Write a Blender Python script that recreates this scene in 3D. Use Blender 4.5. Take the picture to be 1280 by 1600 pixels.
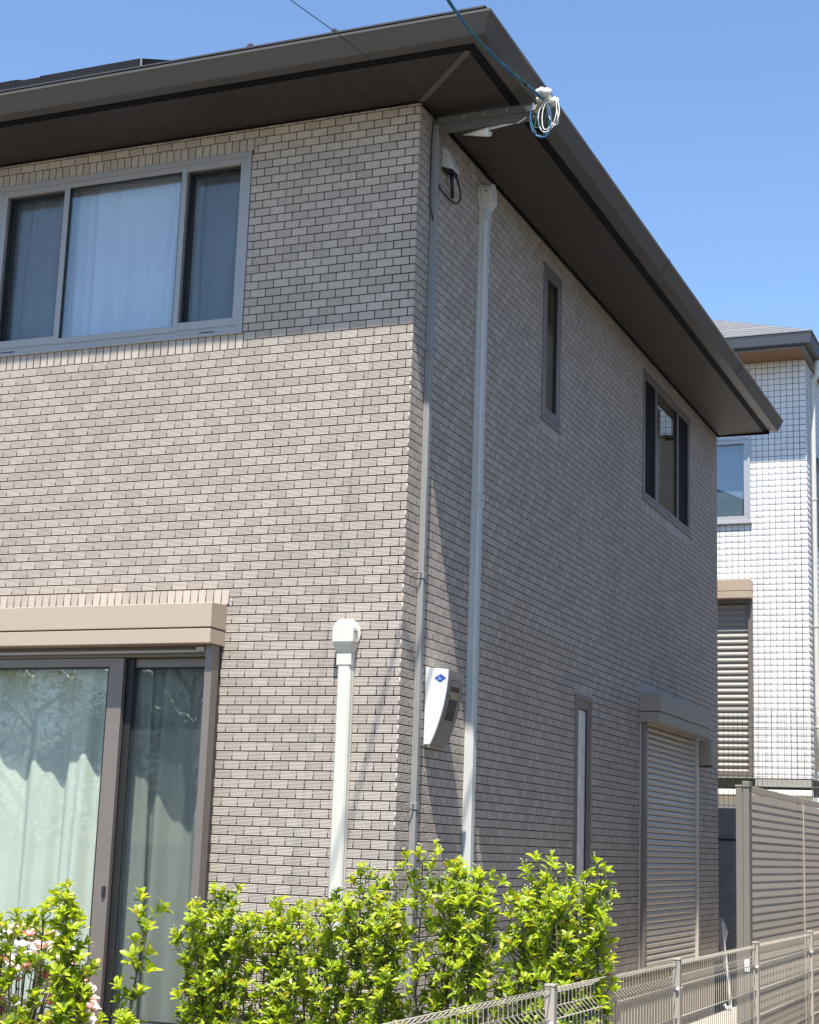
import bpy, bmesh, math, random
import numpy as np
from mathutils import Vector, Matrix, Quaternion

for o in list(bpy.data.objects):
    bpy.data.objects.remove(o)
scene = bpy.context.scene
COL = scene.collection
random.seed(7)

# ------------------------------------------------------------------ camera, sky, sun, exposure
Z0 = 5.6                       # height of the soffit line above the ground (metres)
cam_d = bpy.data.cameras.new('camera')
cam = bpy.data.objects.new('camera', cam_d)
COL.objects.link(cam)
cam_d.sensor_fit = 'VERTICAL'
cam_d.sensor_height = 24.0
cam_d.lens = 24.0 * 2541.3 / 1600.0
cam_d.clip_start = 0.05
cam_d.clip_end = 3000
RR = ((0.92263205, 0.38412944, 0.03456392), (-0.04605562, 0.19870811, -0.97897598), (-0.38292163, 0.90164275, 0.20102579))
r, dn, fw = (Vector(a) for a in RR)
M = Matrix(((r.x, -dn.x, -fw.x, 3.3783), (r.y, -dn.y, -fw.y, -7.9015), (r.z, -dn.z, -fw.z, -4.1242 + Z0), (0, 0, 0, 1)))
cam.matrix_world = M
scene.camera = cam

SUN = Vector((0.127, -0.4545, 1.0)).normalized()      # towards the sun
world = bpy.data.worlds.new('World')
scene.world = world
world.use_nodes = True
wn = world.node_tree
wn.nodes.clear()
sky = wn.nodes.new('ShaderNodeTexSky')
sky.sky_type = 'NISHITA'
sky.sun_disc = False
sky.sun_elevation = math.asin(SUN.z)
sky.sun_rotation = math.atan2(SUN.x, SUN.y)
sky.air_density = 1.0
sky.dust_density = 0.0
sky.ozone_density = 5.0
bg = wn.nodes.new('ShaderNodeBackground')
bg.inputs['Strength'].default_value = 0.12
wo = wn.nodes.new('ShaderNodeOutputWorld')
wn.links.new(sky.outputs[0], bg.inputs[0])
wn.links.new(bg.outputs[0], wo.inputs[0])

sl = bpy.data.lights.new('sun', 'SUN')
sl.energy = 5.0
sl.angle = math.radians(0.53)
sl.color = (1.0, 0.94, 0.85)
so = bpy.data.objects.new('sun', sl)
COL.objects.link(so)
so.rotation_euler = SUN.to_track_quat('Z', 'Y').to_euler()
so.location = (5, -12, 20)

scene.view_settings.view_transform = 'Standard'
scene.view_settings.look = 'None'
scene.view_settings.gamma = 1.0
scene.view_settings.exposure = 1.0
scene.view_settings.use_curve_mapping = False
scene.render.engine = 'CYCLES'
scene.cycles.max_bounces = 8
scene.cycles.transparent_max_bounces = 12

# ------------------------------------------------------------------ materials
def nodemat(name):
    m = bpy.data.materials.new(name)
    m.use_nodes = True
    nt = m.node_tree
    b = nt.nodes['Principled BSDF']
    return m, nt, b

def lin(c):
    return tuple(((x / 255) / 12.92 if x / 255 <= .04045 else ((x / 255 + .055) / 1.055) ** 2.4) for x in c) + (1,)

def N(nt, typ, **kw):
    n = nt.nodes.new(typ)
    for k, v in kw.items():
        setattr(n, k, v)
    return n

def mat(name, col, rough=.6, metal=0., noise=.12, nscale=6., bump=0., bscale=200., spec=.5, var=0., coat=0.):
    """painted / plain surface: base colour with soft mottling, grain and optional per-piece variation"""
    m, nt, b = nodemat(name)
    tc = N(nt, 'ShaderNodeTexCoord')
    nz = N(nt, 'ShaderNodeTexNoise')
    nz.inputs['Scale'].default_value = nscale
    nz.inputs['Detail'].default_value = 6
    nz.inputs['Roughness'].default_value = .65
    nt.links.new(tc.outputs['Object'], nz.inputs['Vector'])
    rp = N(nt, 'ShaderNodeMapRange')
    rp.inputs['From Min'].default_value = .25
    rp.inputs['From Max'].default_value = .75
    rp.inputs['To Min'].default_value = 1 - noise
    rp.inputs['To Max'].default_value = 1 + noise
    nt.links.new(nz.outputs[0], rp.inputs[0])
    hsv = N(nt, 'ShaderNodeHueSaturation')
    hsv.inputs['Color'].default_value = tuple(col[:3]) + (1,)
    nt.links.new(rp.outputs[0], hsv.inputs['Value'])
    if var:
        oi = N(nt, 'ShaderNodeObjectInfo')
        ge = N(nt, 'ShaderNodeNewGeometry')
        ad = N(nt, 'ShaderNodeMath', operation='ADD')
        fr = N(nt, 'ShaderNodeMath', operation='FRACT')
        nt.links.new(oi.outputs['Random'], ad.inputs[0])
        nt.links.new(ge.outputs['Random Per Island'], ad.inputs[1])
        nt.links.new(ad.outputs[0], fr.inputs[0])
        m2 = N(nt, 'ShaderNodeMapRange')
        m2.inputs['To Min'].default_value = 1 - var
        m2.inputs['To Max'].default_value = 1 + var
        nt.links.new(fr.outputs[0], m2.inputs[0])
        mu = N(nt, 'ShaderNodeMath', operation='MULTIPLY')
        nt.links.new(rp.outputs[0], mu.inputs[0])
        nt.links.new(m2.outputs[0], mu.inputs[1])
        nt.links.new(mu.outputs[0], hsv.inputs['Value'])
    nt.links.new(hsv.outputs[0], b.inputs['Base Color'])
    b.inputs['Roughness'].default_value = rough
    b.inputs['Metallic'].default_value = metal
    b.inputs['Specular IOR Level'].default_value = spec
    b.inputs['Coat Weight'].default_value = coat
    if bump:
        n2 = N(nt, 'ShaderNodeTexNoise')
        n2.inputs['Scale'].default_value = bscale
        n2.inputs['Detail'].default_value = 3
        nt.links.new(tc.outputs['Object'], n2.inputs['Vector'])
        bp = N(nt, 'ShaderNodeBump')
        bp.inputs['Strength'].default_value = bump
        bp.inputs['Distance'].default_value = .002
        nt.links.new(n2.outputs[0], bp.inputs['Height'])
        nt.links.new(bp.outputs[0], b.inputs['Normal'])
    return m

def tile_mat(name, ca, cb, rough=.55):
    """fired tiles: each piece takes one of two glaze tones with slight drift"""
    m, nt, b = nodemat(name)
    oi = N(nt, 'ShaderNodeObjectInfo')
    ge = N(nt, 'ShaderNodeNewGeometry')
    ad = N(nt, 'ShaderNodeMath', operation='ADD')
    fr = N(nt, 'ShaderNodeMath', operation='FRACT')
    nt.links.new(oi.outputs['Random'], ad.inputs[0])
    nt.links.new(ge.outputs['Random Per Island'], ad.inputs[1])
    nt.links.new(ad.outputs[0], fr.inputs[0])
    cr = N(nt, 'ShaderNodeValToRGB')
    cr.color_ramp.elements[0].color = ca
    cr.color_ramp.elements[1].color = cb
    nt.links.new(fr.outputs[0], cr.inputs[0])
    # slow drift of tone over the wall (weathering)
    nz = N(nt, 'ShaderNodeTexNoise')
    nz.inputs['Scale'].default_value = 1.3
    nz.inputs['Detail'].default_value = 5
    nt.links.new(ge.outputs['Position'], nz.inputs['Vector'])
    n3 = N(nt, 'ShaderNodeTexNoise')
    n3.inputs['Scale'].default_value = 90
    n3.inputs['Detail'].default_value = 4
    nt.links.new(ge.outputs['Position'], n3.inputs['Vector'])
    sm = N(nt, 'ShaderNodeMath', operation='ADD')
    nt.links.new(nz.outputs[0], sm.inputs[0])
    nt.links.new(n3.outputs[0], sm.inputs[1])
    mr = N(nt, 'ShaderNodeMapRange')
    mr.inputs['From Min'].default_value = .6
    mr.inputs['From Max'].default_value = 1.4
    mr.inputs['To Min'].default_value = .88
    mr.inputs['To Max'].default_value = 1.10
    nt.links.new(sm.outputs[0], mr.inputs[0])
    mx = N(nt, 'ShaderNodeHueSaturation')
    nt.links.new(cr.outputs[0], mx.inputs['Color'])
    nt.links.new(mr.outputs[0], mx.inputs['Value'])
    nt.links.new(mx.outputs[0], b.inputs['Base Color'])
    b.inputs['Roughness'].default_value = rough
    b.inputs['Specular IOR Level'].default_value = .35
    return m

def glass_mat(name, tint, ior=1.6):
    m = bpy.data.materials.new(name)
    m.use_nodes = True
    nt = m.node_tree
    nt.nodes.clear()
    out = N(nt, 'ShaderNodeOutputMaterial')
    tr = N(nt, 'ShaderNodeBsdfTransparent')
    tr.inputs[0].default_value = tint + (1,)
    gl = N(nt, 'ShaderNodeBsdfGlossy')
    gl.inputs['Roughness'].default_value = 0.0
    ge = N(nt, 'ShaderNodeNewGeometry')
    dt = N(nt, 'ShaderNodeVectorMath', operation='DOT_PRODUCT')
    nt.links.new(ge.outputs['Incoming'], dt.inputs[0])
    nt.links.new(ge.outputs['Normal'], dt.inputs[1])
    ab = N(nt, 'ShaderNodeMath', operation='ABSOLUTE')
    nt.links.new(dt.outputs['Value'], ab.inputs[0])
    om = N(nt, 'ShaderNodeMath', operation='SUBTRACT')
    om.inputs[0].default_value = 1
    nt.links.new(ab.outputs[0], om.inputs[1])
    pw = N(nt, 'ShaderNodeMath', operation='POWER')
    nt.links.new(om.outputs[0], pw.inputs[0])
    pw.inputs[1].default_value = 5
    f0 = ((ior - 1) / (ior + 1)) ** 2
    fr = N(nt, 'ShaderNodeMath', operation='MULTIPLY_ADD')
    nt.links.new(pw.outputs[0], fr.inputs[0])
    fr.inputs[1].default_value = 1 - f0
    fr.inputs[2].default_value = f0
    tc = N(nt, 'ShaderNodeTexCoord')
    nz = N(nt, 'ShaderNodeTexNoise')
    nz.inputs['Scale'].default_value = 2.2
    nz.inputs['Detail'].default_value = 1
    bp = N(nt, 'ShaderNodeBump')
    bp.inputs['Strength'].default_value = .04
    bp.inputs['Distance'].default_value = .02
    nt.links.new(tc.outputs['Object'], nz.inputs['Vector'])
    nt.links.new(nz.outputs[0], bp.inputs['Height'])
    nt.links.new(bp.outputs[0], gl.inputs['Normal'])
    mx = N(nt, 'ShaderNodeMixShader')
    nt.links.new(fr.outputs[0], mx.inputs[0])
    nt.links.new(tr.outputs[0], mx.inputs[1])
    nt.links.new(gl.outputs[0], mx.inputs[2])
    nt.links.new(mx.outputs[0], out.inputs[0])
    return m

def net_mat(name, col, cover):
    m = bpy.data.materials.new(name)
    m.use_nodes = True
    nt = m.node_tree
    nt.nodes.clear()
    out = N(nt, 'ShaderNodeOutputMaterial')
    tr = N(nt, 'ShaderNodeBsdfTransparent')
    df = N(nt, 'ShaderNodeBsdfDiffuse')
    df.inputs[0].default_value = col + (1,)
    mx = N(nt, 'ShaderNodeMixShader')
    mx.inputs[0].default_value = cover
    nt.links.new(tr.outputs[0], mx.inputs[1])
    nt.links.new(df.outputs[0], mx.inputs[2])
    nt.links.new(mx.outputs[0], out.inputs[0])
    return m

def leaf_mat(name, ca, cb, trans=.45, gloss=.30):
    m = bpy.data.materials.new(name)
    m.use_nodes = True
    nt = m.node_tree
    nt.nodes.clear()
    out = N(nt, 'ShaderNodeOutputMaterial')
    oi = N(nt, 'ShaderNodeObjectInfo')
    ge = N(nt, 'ShaderNodeNewGeometry')
    ad = N(nt, 'ShaderNodeMath', operation='ADD')
    fr = N(nt, 'ShaderNodeMath', operation='FRACT')
    nt.links.new(oi.outputs['Random'], ad.inputs[0])
    nt.links.new(ge.outputs['Random Per Island'], ad.inputs[1])
    nt.links.new(ad.outputs[0], fr.inputs[0])
    cr = N(nt, 'ShaderNodeValToRGB')
    cr.color_ramp.elements[0].color = ca + (1,)
    cr.color_ramp.elements[1].color = cb + (1,)
    nt.links.new(fr.outputs[0], cr.inputs[0])
    pr = N(nt, 'ShaderNodeBsdfPrincipled')
    pr.inputs['Roughness'].default_value = gloss
    pr.inputs['Specular IOR Level'].default_value = .55
    nt.links.new(cr.outputs[0], pr.inputs['Base Color'])
    tl = N(nt, 'ShaderNodeBsdfTranslucent')
    g = N(nt, 'ShaderNodeMixRGB', blend_type='MULTIPLY')
    g.inputs[0].default_value = 1
    g.inputs[2].default_value = (1.50, 1.38, .60, 1)
    nt.links.new(cr.outputs[0], g.inputs[1])
    nt.links.new(g.outputs[0], tl.inputs[0])
    mx = N(nt, 'ShaderNodeMixShader')
    mx.inputs[0].default_value = trans
    nt.links.new(pr.outputs[0], mx.inputs[1])
    nt.links.new(tl.outputs[0], mx.inputs[2])
    nt.links.new(mx.outputs[0], out.inputs[0])
    return m

def cloth_mat(name, col, trans=.3):
    m = bpy.data.materials.new(name)
    m.use_nodes = True
    nt = m.node_tree
    nt.nodes.clear()
    out = N(nt, 'ShaderNodeOutputMaterial')
    tc = N(nt, 'ShaderNodeTexCoord')
    nz = N(nt, 'ShaderNodeTexNoise')
    nz.inputs['Scale'].default_value = 3
    nz.inputs['Detail'].default_value = 6
    nt.links.new(tc.outputs['Object'], nz.inputs['Vector'])
    mr = N(nt, 'ShaderNodeMapRange')
    mr.inputs['To Min'].default_value = .9
    mr.inputs['To Max'].default_value = 1.06
    nt.links.new(nz.outputs[0], mr.inputs[0])
    hs = N(nt, 'ShaderNodeHueSaturation')
    hs.inputs['Color'].default_value = col + (1,)
    nt.links.new(mr.outputs[0], hs.inputs['Value'])
    wv = N(nt, 'ShaderNodeTexWave')
    wv.inputs['Scale'].default_value = 90
    wv.inputs['Distortion'].default_value = 1.5
    nt.links.new(tc.outputs['Object'], wv.inputs['Vector'])
    bp = N(nt, 'ShaderNodeBump')
    bp.inputs['Strength'].default_value = .12
    bp.inputs['Distance'].default_value = .003
    nt.links.new(wv.outputs[1], bp.inputs['Height'])
    df = N(nt, 'ShaderNodeBsdfDiffuse')
    tl = N(nt, 'ShaderNodeBsdfTranslucent')
    nt.links.new(hs.outputs[0], df.inputs[0])
    nt.links.new(hs.outputs[0], tl.inputs[0])
    nt.links.new(bp.outputs[0], df.inputs['Normal'])
    mx = N(nt, 'ShaderNodeMixShader')
    mx.inputs[0].default_value = trans
    nt.links.new(df.outputs[0], mx.inputs[1])
    nt.links.new(tl.outputs[0], mx.inputs[2])
    nt.links.new(mx.outputs[0], out.inputs[0])
    return m

def wood_mat(name, ca, cb, along='Y', scale=60., rough=.55):
    m, nt, b = nodemat(name)
    ge = N(nt, 'ShaderNodeNewGeometry')
    mp = N(nt, 'ShaderNodeMapping')
    s = [scale, scale, scale]
    s['XYZ'.index(along)] = scale * .03
    mp.inputs['Scale'].default_value = s
    nt.links.new(ge.outputs['Position'], mp.inputs['Vector'])
    nz = N(nt, 'ShaderNodeTexNoise')
    nz.inputs['Scale'].default_value = 1.0
    nz.inputs['Detail'].default_value = 7
    nz.inputs['Roughness'].default_value = .7
    nz.inputs['Distortion'].default_value = .3
    nt.links.new(mp.outputs[0], nz.inputs['Vector'])
    cr = N(nt, 'ShaderNodeValToRGB')
    cr.color_ramp.elements[0].position = .32
    cr.color_ramp.elements[0].color = ca + (1,)
    cr.color_ramp.elements[1].position = .68
    cr.color_ramp.elements[1].color = cb + (1,)
    nt.links.new(nz.outputs[0], cr.inputs[0])
    nt.links.new(cr.outputs[0], b.inputs['Base Color'])
    b.inputs['Roughness'].default_value = rough
    return m

MT = {}
MT['tile'] = tile_mat('ribbed_tile_light', (.432, .380, .328, 1), (.460, .405, .350, 1))
MT['tile_d'] = tile_mat('ribbed_tile_dark', (.375, .327, .282, 1), (.405, .355, .307, 1))
MT['grout'] = mat('dark_grout', (.035, .031, .029), .9, noise=.2, nscale=30)
MT['gutter'] = mat('gutter_bronze', (.078, .073, .066), .42, noise=.06, nscale=2)
MT['strip'] = mat('black_vent', (.008, .008, .011), .7, spec=.1)
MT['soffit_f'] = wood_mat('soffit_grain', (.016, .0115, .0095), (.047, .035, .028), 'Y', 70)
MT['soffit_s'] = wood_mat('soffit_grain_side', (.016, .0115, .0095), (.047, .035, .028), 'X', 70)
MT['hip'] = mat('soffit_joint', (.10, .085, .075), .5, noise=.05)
MT['roof'] = mat('roof_slate_dark', (.035, .037, .042), .6, noise=.2, nscale=20)
MT['panel'] = mat('solar_cover', (.012, .014, .018), .8, noise=.05, spec=.15)
MT['alu'] = mat('aluminium_frame_grey', (.325, .31, .295), .38, metal=.25, noise=.04, nscale=3)
MT['alu_br'] = mat('aluminium_frame_bronze', (.185, .160, .143), .40, metal=.25, noise=.05, nscale=3)
MT['black'] = mat('black_rubber', (.012, .012, .013), .5)
MT['champ'] = mat('shutter_champagne', (.43, .345, .26), .42, metal=.15, noise=.03, nscale=2, bump=.08, bscale=900)
MT['champ_d'] = mat('shutter_side_grey', (.50, .46, .405), .42, metal=.1, noise=.04, nscale=3, var=.03)
MT['pipe'] = mat('pipe_cover_ivory', (.56, .55, .485), .38, noise=.06, nscale=5)
MT['pipe_g'] = mat('pipe_cover_grey', (.50, .51, .49), .38, noise=.05, nscale=5)
MT['arm'] = mat('eave_arm_grey', (.10, .095, .09), .45, noise=.06)
MT['duct'] = mat('conduit_grey', (.24, .238, .232), .42, noise=.06, nscale=5)
MT['white'] = mat('meter_white', (.70, .72, .73), .33, noise=.03)
MT['mgrey'] = mat('meter_grey', (.20, .185, .165), .4, noise=.04)
MT['blue'] = mat('emblem_blue', (.02, .07, .33), .4, noise=.02)
MT['offw'] = mat('plain_white', (.75, .76, .75), .4, noise=.04)
MT['porc'] = mat('porcelain', (.60, .61, .58), .18, noise=.03, coat=.4)
MT['cable_t'] = mat('cable_teal', (.02, .12, .13), .4, noise=.1)
MT['cable_b'] = mat('cable_blue', (.03, .11, .28), .4, noise=.1)
MT['cable_k'] = mat('cable_black', (.012, .012, .014), .5)
MT['cable_w'] = mat('cable_white', (.66, .67, .64), .4)
MT['glass'] = glass_mat('window_glass', (.945, .97, .955), 1.52)
MT['glass_up'] = glass_mat('window_glass_upper', (.92, .955, .975), 2.1)
MT['glass_fr'] = mat('patterned_glass_reflect', (.75, .70, .66), .22, noise=.25, nscale=14, bump=.8, bscale=130)  # pale base colour stands in for the sky and house mirrored in it
MT['screen'] = mat('insect_screen', (.010, .012, .016), .7, noise=.05, spec=.1)
MT['netting'] = net_mat('fly_netting', (.05, .062, .072), .22)
MT['curtain'] = cloth_mat('curtain_mint', (.70, .735, .68), .25)
MT['curtain_u'] = cloth_mat('curtain_white', (.88, .91, .93), .35)
MT['room'] = mat('room_wall', (.5, .48, .45), .8)
MT['concrete'] = mat('concrete', (.40, .365, .315), .85, noise=.18, nscale=9, bump=.4, bscale=120)
MT['asphalt'] = mat('asphalt', (.105, .096, .085), .9, noise=.2, nscale=30, bump=.6, bscale=300)
MT['soil'] = mat('garden_gravel', (.20, .165, .125), .95, noise=.35, nscale=55, bump=1., bscale=150)
MT['bark'] = mat('bark', (.075, .062, .045), .85, noise=.3, nscale=40, bump=.6, bscale=160)
MT['twig'] = mat('green_twig', (.10, .14, .035), .6, noise=.2, nscale=30)
MT['leaf_new'] = leaf_mat('leaf_young', (.33, .46, .030), (.53, .61, .065), .50, .36)
MT['leaf_old'] = leaf_mat('leaf_mature', (.07, .14, .014), (.23, .32, .026), .42, .32)
MT['leaf_yel'] = leaf_mat('leaf_yellowing', (.42, .30, .03), (.50, .42, .05), .4, .4)
MT['leaf_tree'] = leaf_mat('leaf_tree', (.03, .075, .012), (.08, .16, .02), .35, .4)
MT['bud'] = mat('flower_bud', (.50, .55, .25), .6, var=.2)
MT['petal_w'] = leaf_mat('petal_white', (.72, .68, .70), (.80, .78, .78), .3, .6)
MT['petal_p'] = leaf_mat('petal_pink', (.62, .10, .14), (.75, .35, .38), .3, .6)
MT['fence'] = mat('fence_beige', (.39, .35, .29), .45, metal=.1, noise=.05, nscale=8, var=.06)
MT['louvre'] = mat('louvre_taupe', (.43, .37, .30), .5, noise=.05, nscale=3, var=.05)
MT['louvre_post'] = mat('louvre_post_grey', (.165, .15, .13), .5, noise=.05, nscale=3)
MT['ntile'] = mat('white_split_tile', (.74, .74, .735), .7, noise=.03, nscale=20, bump=.2, bscale=70, var=.03)
MT['ngrout'] = mat('grey_grout', (.11, .125, .14), .9, noise=.1)
MT['ngutter'] = mat('neighbour_gutter', (.055, .062, .075), .45, noise=.05)
MT['ngutter2'] = mat('neighbour_gutter_side', (.17, .165, .15), .45, noise=.05)
MT['nsoffit'] = wood_mat('neighbour_soffit', (.22, .11, .045), (.34, .18, .08), 'Y', 60)
MT['nroof'] = mat('neighbour_shingle', (.20, .20, .21), .7, noise=.15, nscale=12, bump=.4, bscale=200, var=.10)
MT['nframe'] = mat('neighbour_frame_silver', (.42, .42, .43), .35, metal=.3, noise=.03)
MT['retain'] = mat('retaining_concrete', (.17, .175, .185), .85, noise=.25, nscale=5, bump=.5, bscale=90)
MT['nbase'] = mat('neighbour_plinth', (.75, .74, .70), .85, noise=.08, nscale=20, bump=.5, bscale=120)
MT['dgreen'] = mat('dark_recess_board', (.05, .055, .03), .8)
MT['mesh_g'] = mat('wire_mesh_green_grey', (.13, .15, .13), .5, var=.05)
MT['cover'] = mat('vinyl_cover_grey', (.40, .39, .41), .5, noise=.1, nscale=12)
MT['stucco'] = mat('stucco_cream', (.45, .42, .36), .9, noise=.08, nscale=8, bump=.5, bscale=150)

# ------------------------------------------------------------------ helpers
def tag(o, label=None, cat=None, group=None, kind=None):
    if label: o['label'] = label
    if cat: o['category'] = cat
    if group: o['group'] = group
    if kind: o['kind'] = kind
    return o

def empty(name, loc=(0, 0, 0), label=None, cat=None, group=None):
    o = bpy.data.objects.new(name, None)
    o.empty_display_size = .1
    o.location = loc
    COL.objects.link(o)
    return tag(o, label, cat, group)

def link(name, me, parent=None, loc=None):
    o = bpy.data.objects.new(name, me)
    COL.objects.link(o)
    if parent: o.parent = parent
    if loc is not None: o.location = loc
    return o

class MB:
    """collects shapes in a local frame; T maps (a,b,c) to metres in the world"""
    def __init__(s, T=None, org=(0, 0, 0)):
        s.v = []; s.f = []; s.T = T or (lambda a, b, c: (a, b, c)); s.org = org
    def add(s, vs, fs):
        n = len(s.v)
        for p in vs:
            q = s.T(*p)
            s.v.append((q[0] - s.org[0], q[1] - s.org[1], q[2] - s.org[2]))
        s.f += [tuple(i + n for i in f) for f in fs]
        return s
    def box(s, a0, a1, b0, b1, c0, c1):
        vs = [(a0, b0, c0), (a1, b0, c0), (a1, b1, c0), (a0, b1, c0), (a0, b0, c1), (a1, b0, c1), (a1, b1, c1), (a0, b1, c1)]
        return s.add(vs, [(0, 3, 2, 1), (4, 5, 6, 7), (0, 1, 5, 4), (1, 2, 6, 5), (2, 3, 7, 6), (3, 0, 4, 7)])
    def prism(s, poly, axis, c0, c1):
        """poly of 2-D points extruded along axis (0,1,2)"""
        n = len(poly)
        def mk(p, c):
            q = list(p); q.insert(axis, c); return tuple(q)
        vs = [mk(p, c0) for p in poly] + [mk(p, c1) for p in poly]
        fs = [tuple(range(n - 1, -1, -1)), tuple(range(n, 2 * n))] + [(i, (i + 1) % n, n + (i + 1) % n, n + i) for i in range(n)]
        return s.add(vs, fs)
    def tube(s, pts, r, n=8, cap=True):
        pts = [Vector(p) for p in pts]
        rs = r if isinstance(r, (list, tuple)) else [r] * len(pts)
        vs = []; fs = []
        up = None
        for i, p in enumerate(pts):
            t = (pts[min(i + 1, len(pts) - 1)] - pts[max(i - 1, 0)]).normalized()
            if up is None:
                up = t.orthogonal().normalized()
            else:
                up = (up - t * up.dot(t))
                up = up.normalized() if up.length > 1e-6 else t.orthogonal().normalized()
            w = t.cross(up)
            for k in range(n):
                a = 2 * math.pi * k / n
                vs.append(tuple(p + (up * math.cos(a) + w * math.sin(a)) * rs[i]))
        for i in range(len(pts) - 1):
            for k in range(n):
                fs.append((i * n + k, i * n + (k + 1) % n, (i + 1) * n + (k + 1) % n, (i + 1) * n + k))
        if cap:
            fs.append(tuple(range(n - 1, -1, -1)))
            m = (len(pts) - 1) * n
            fs.append(tuple(range(m, m + n)))
        return s.add(vs, fs)
    def mesh(s, name, m, smooth=False):
        me = bpy.data.meshes.new(name)
        me.from_pydata(s.v, [], s.f)
        b = bmesh.new(); b.from_mesh(me)
        bmesh.ops.recalc_face_normals(b, faces=b.faces)
        b.to_mesh(me); b.free()
        if m is not None:
            me.materials.append(MT[m] if isinstance(m, str) else m)
        if smooth:
            for p in me.polygons: p.use_smooth = True
        return me
    def build(s, name, m, parent=None, bevel=0., smooth=False, seg=2):
        me = s.mesh(name, m, smooth)
        o = link(name, me, parent)
        o.location = s.org
        if parent is not None and s.org != (0, 0, 0):
            pl = Vector((0, 0, 0)); q = parent
            while q is not None:
                pl += q.location; q = q.parent
            o.location = Vector(s.org) - pl
        elif parent is not None:
            pl = Vector((0, 0, 0)); q = parent
            while q is not None:
                pl += q.location; q = q.parent
            o.location = -pl
        if bevel:
            bv = o.modifiers.new('edge', 'BEVEL')
            bv.width = bevel; bv.segments = seg; bv.limit_method = 'ANGLE'
            bv.angle_limit = math.radians(40)
        return o

def FW(u, d, z): return (-u, -d, z + Z0)     # front wall: u runs left from the corner, d outwards, z below the soffit
def SW(u, d, z): return (d, u, z + Z0)       # side wall: u runs back from the corner
def WD(x, y, z): return (x, y, z + Z0)

def raw_mesh(name, verts, faces_flat, nper, m):
    """fast build: verts (N,3), quads (M,4)"""
    me = bpy.data.meshes.new(name)
    nv = len(verts); nf = len(faces_flat) // nper
    me.vertices.add(nv)
    me.vertices.foreach_set('co', np.asarray(verts, dtype=np.float32).ravel())
    me.loops.add(nf * nper)
    me.loops.foreach_set('vertex_index', np.asarray(faces_flat, dtype=np.int32))
    me.polygons.add(nf)
    me.polygons.foreach_set('loop_start', np.arange(0, nf * nper, nper, dtype=np.int32))
    me.polygons.foreach_set('loop_total', np.full(nf, nper, dtype=np.int32))
    me.update(calc_edges=True)
    me.validate()
    me.materials.append(MT[m])
    return me

# ------------------------------------------------------------------ ground
g = MB().box(-400, 400, -400, 400, -1.2, -.40).build('ground', 'soil'); tag(g, kind='structure')
g = MB().box(-60, 60, -14, -3.6, -.39, -.08).build('road', 'asphalt'); tag(g, kind='structure')
g = MB().box(-60, 60, -3.6, -3.42, -.39, .03).build('kerb', 'concrete', bevel=.015); tag(g, kind='structure')
g = MB().box(-9, 1.62, -3.415, 8.9, -.39, 0).build('garden_ground', 'soil'); tag(g, kind='structure')
g = MB().box(1.63, 30, -3.415, 30, -.39, -.02).build('side_road', 'asphalt'); tag(g, kind='structure')
g = MB().box(-.0, 1.2, .25, 8.8, .004, .05).build('side_path', 'concrete', bevel=.01); tag(g, kind='structure')

# ------------------------------------------------------------------ main house
house = empty('house', (0, 0, 0), 'large two-storey house clad in ribbed grey-beige tiles, with deep brown eaves', 'house')
P = 0.09965          # tile pitch
H = 0.05             # course pitch
JT = 0.0062          # joint
ZB = -5.025          # bottom of the tiles
HOUSE_W, HOUSE_L = 6.9, 7.87

# openings in wall coordinates (u0,u1,z_low,z_high)
DB = -5.25          # bottom of the terrace door
OPF = [(1.065, 2.90, -1.25, -.127), (1.08, 2.95, ZB - .03, -2.84)]
OPS = [(2.262, 2.668, -1.25, -.13), (4.96, 6.675, -1.24, -.118), (3.147, 3.553, ZB + .25, -3.03), (4.93, 6.80, ZB - .03, -2.85)]

def wall_boxes(mb, ulen, ops, d0, d1, zlo, zhi):
    us = sorted(set([0, ulen] + [o[0] for o in ops] + [o[1] for o in ops]))
    for a, b in zip(us[:-1], us[1:]):
        c = (a + b) / 2
        segs = [(zlo, zhi)]
        for o in ops:
            if o[0] < c < o[1]:
                ns = []
                for s0, s1 in segs:
                    if o[3] <= s0 or o[2] >= s1: ns.append((s0, s1)); continue
                    if o[2] > s0: ns.append((s0, o[2]))
                    if o[3] < s1: ns.append((o[3], s1))
                segs = ns
        for s0, s1 in segs:
            mb.box(a, b, d0, d1, s0, s1)

mb = MB(FW); wall_boxes(mb, HOUSE_W, OPF, -.16, 0, ZB - .02, .0175); wall_f = mb.build('front_wall', 'grout', house)
mb = MB(SW)
wall_boxes(mb, HOUSE_L, [(o[0], o[1], o[2], o[3]) for o in OPS], -.159, 0, ZB - .02, .0175)
wall_s = mb.build('side_wall', 'grout', house)
MB(WD).box(-HOUSE_W, -.002, HOUSE_L - .16, HOUSE_L - .001, -5.04, .0175).build('back_wall', 'stucco', house)
MB(WD).box(-HOUSE_W, -HOUSE_W + .16, .002, HOUSE_L - .17, -5.04, .0175).build('far_wall', 'stucco', house)
MB(WD).box(-1.075, -.03, .03, HOUSE_L - .03, -5.62, -5.046).box(-HOUSE_W + .03, -2.955, .03, HOUSE_L - .03, -5.62, -5.046).box(-2.954, -1.0755, .0305, HOUSE_L - .0305, -5.62, -5.27).build('foundation', 'concrete', house, bevel=.01)
MB(WD).box(-HOUSE_W + .17, -.165, .165, HOUSE_L - .17, -2.62, -2.45).build('storey_floor', 'room', house)
MB(WD).box(-HOUSE_W + .17, -.165, 2.6, 2.7, -5.04, -2.63).build('room_wall', 'room', house)
MB(WD).box(-HOUSE_W + .17, -.165, 2.0, 2.1, -2.44, .01).build('room_wall', 'room', house)
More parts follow.
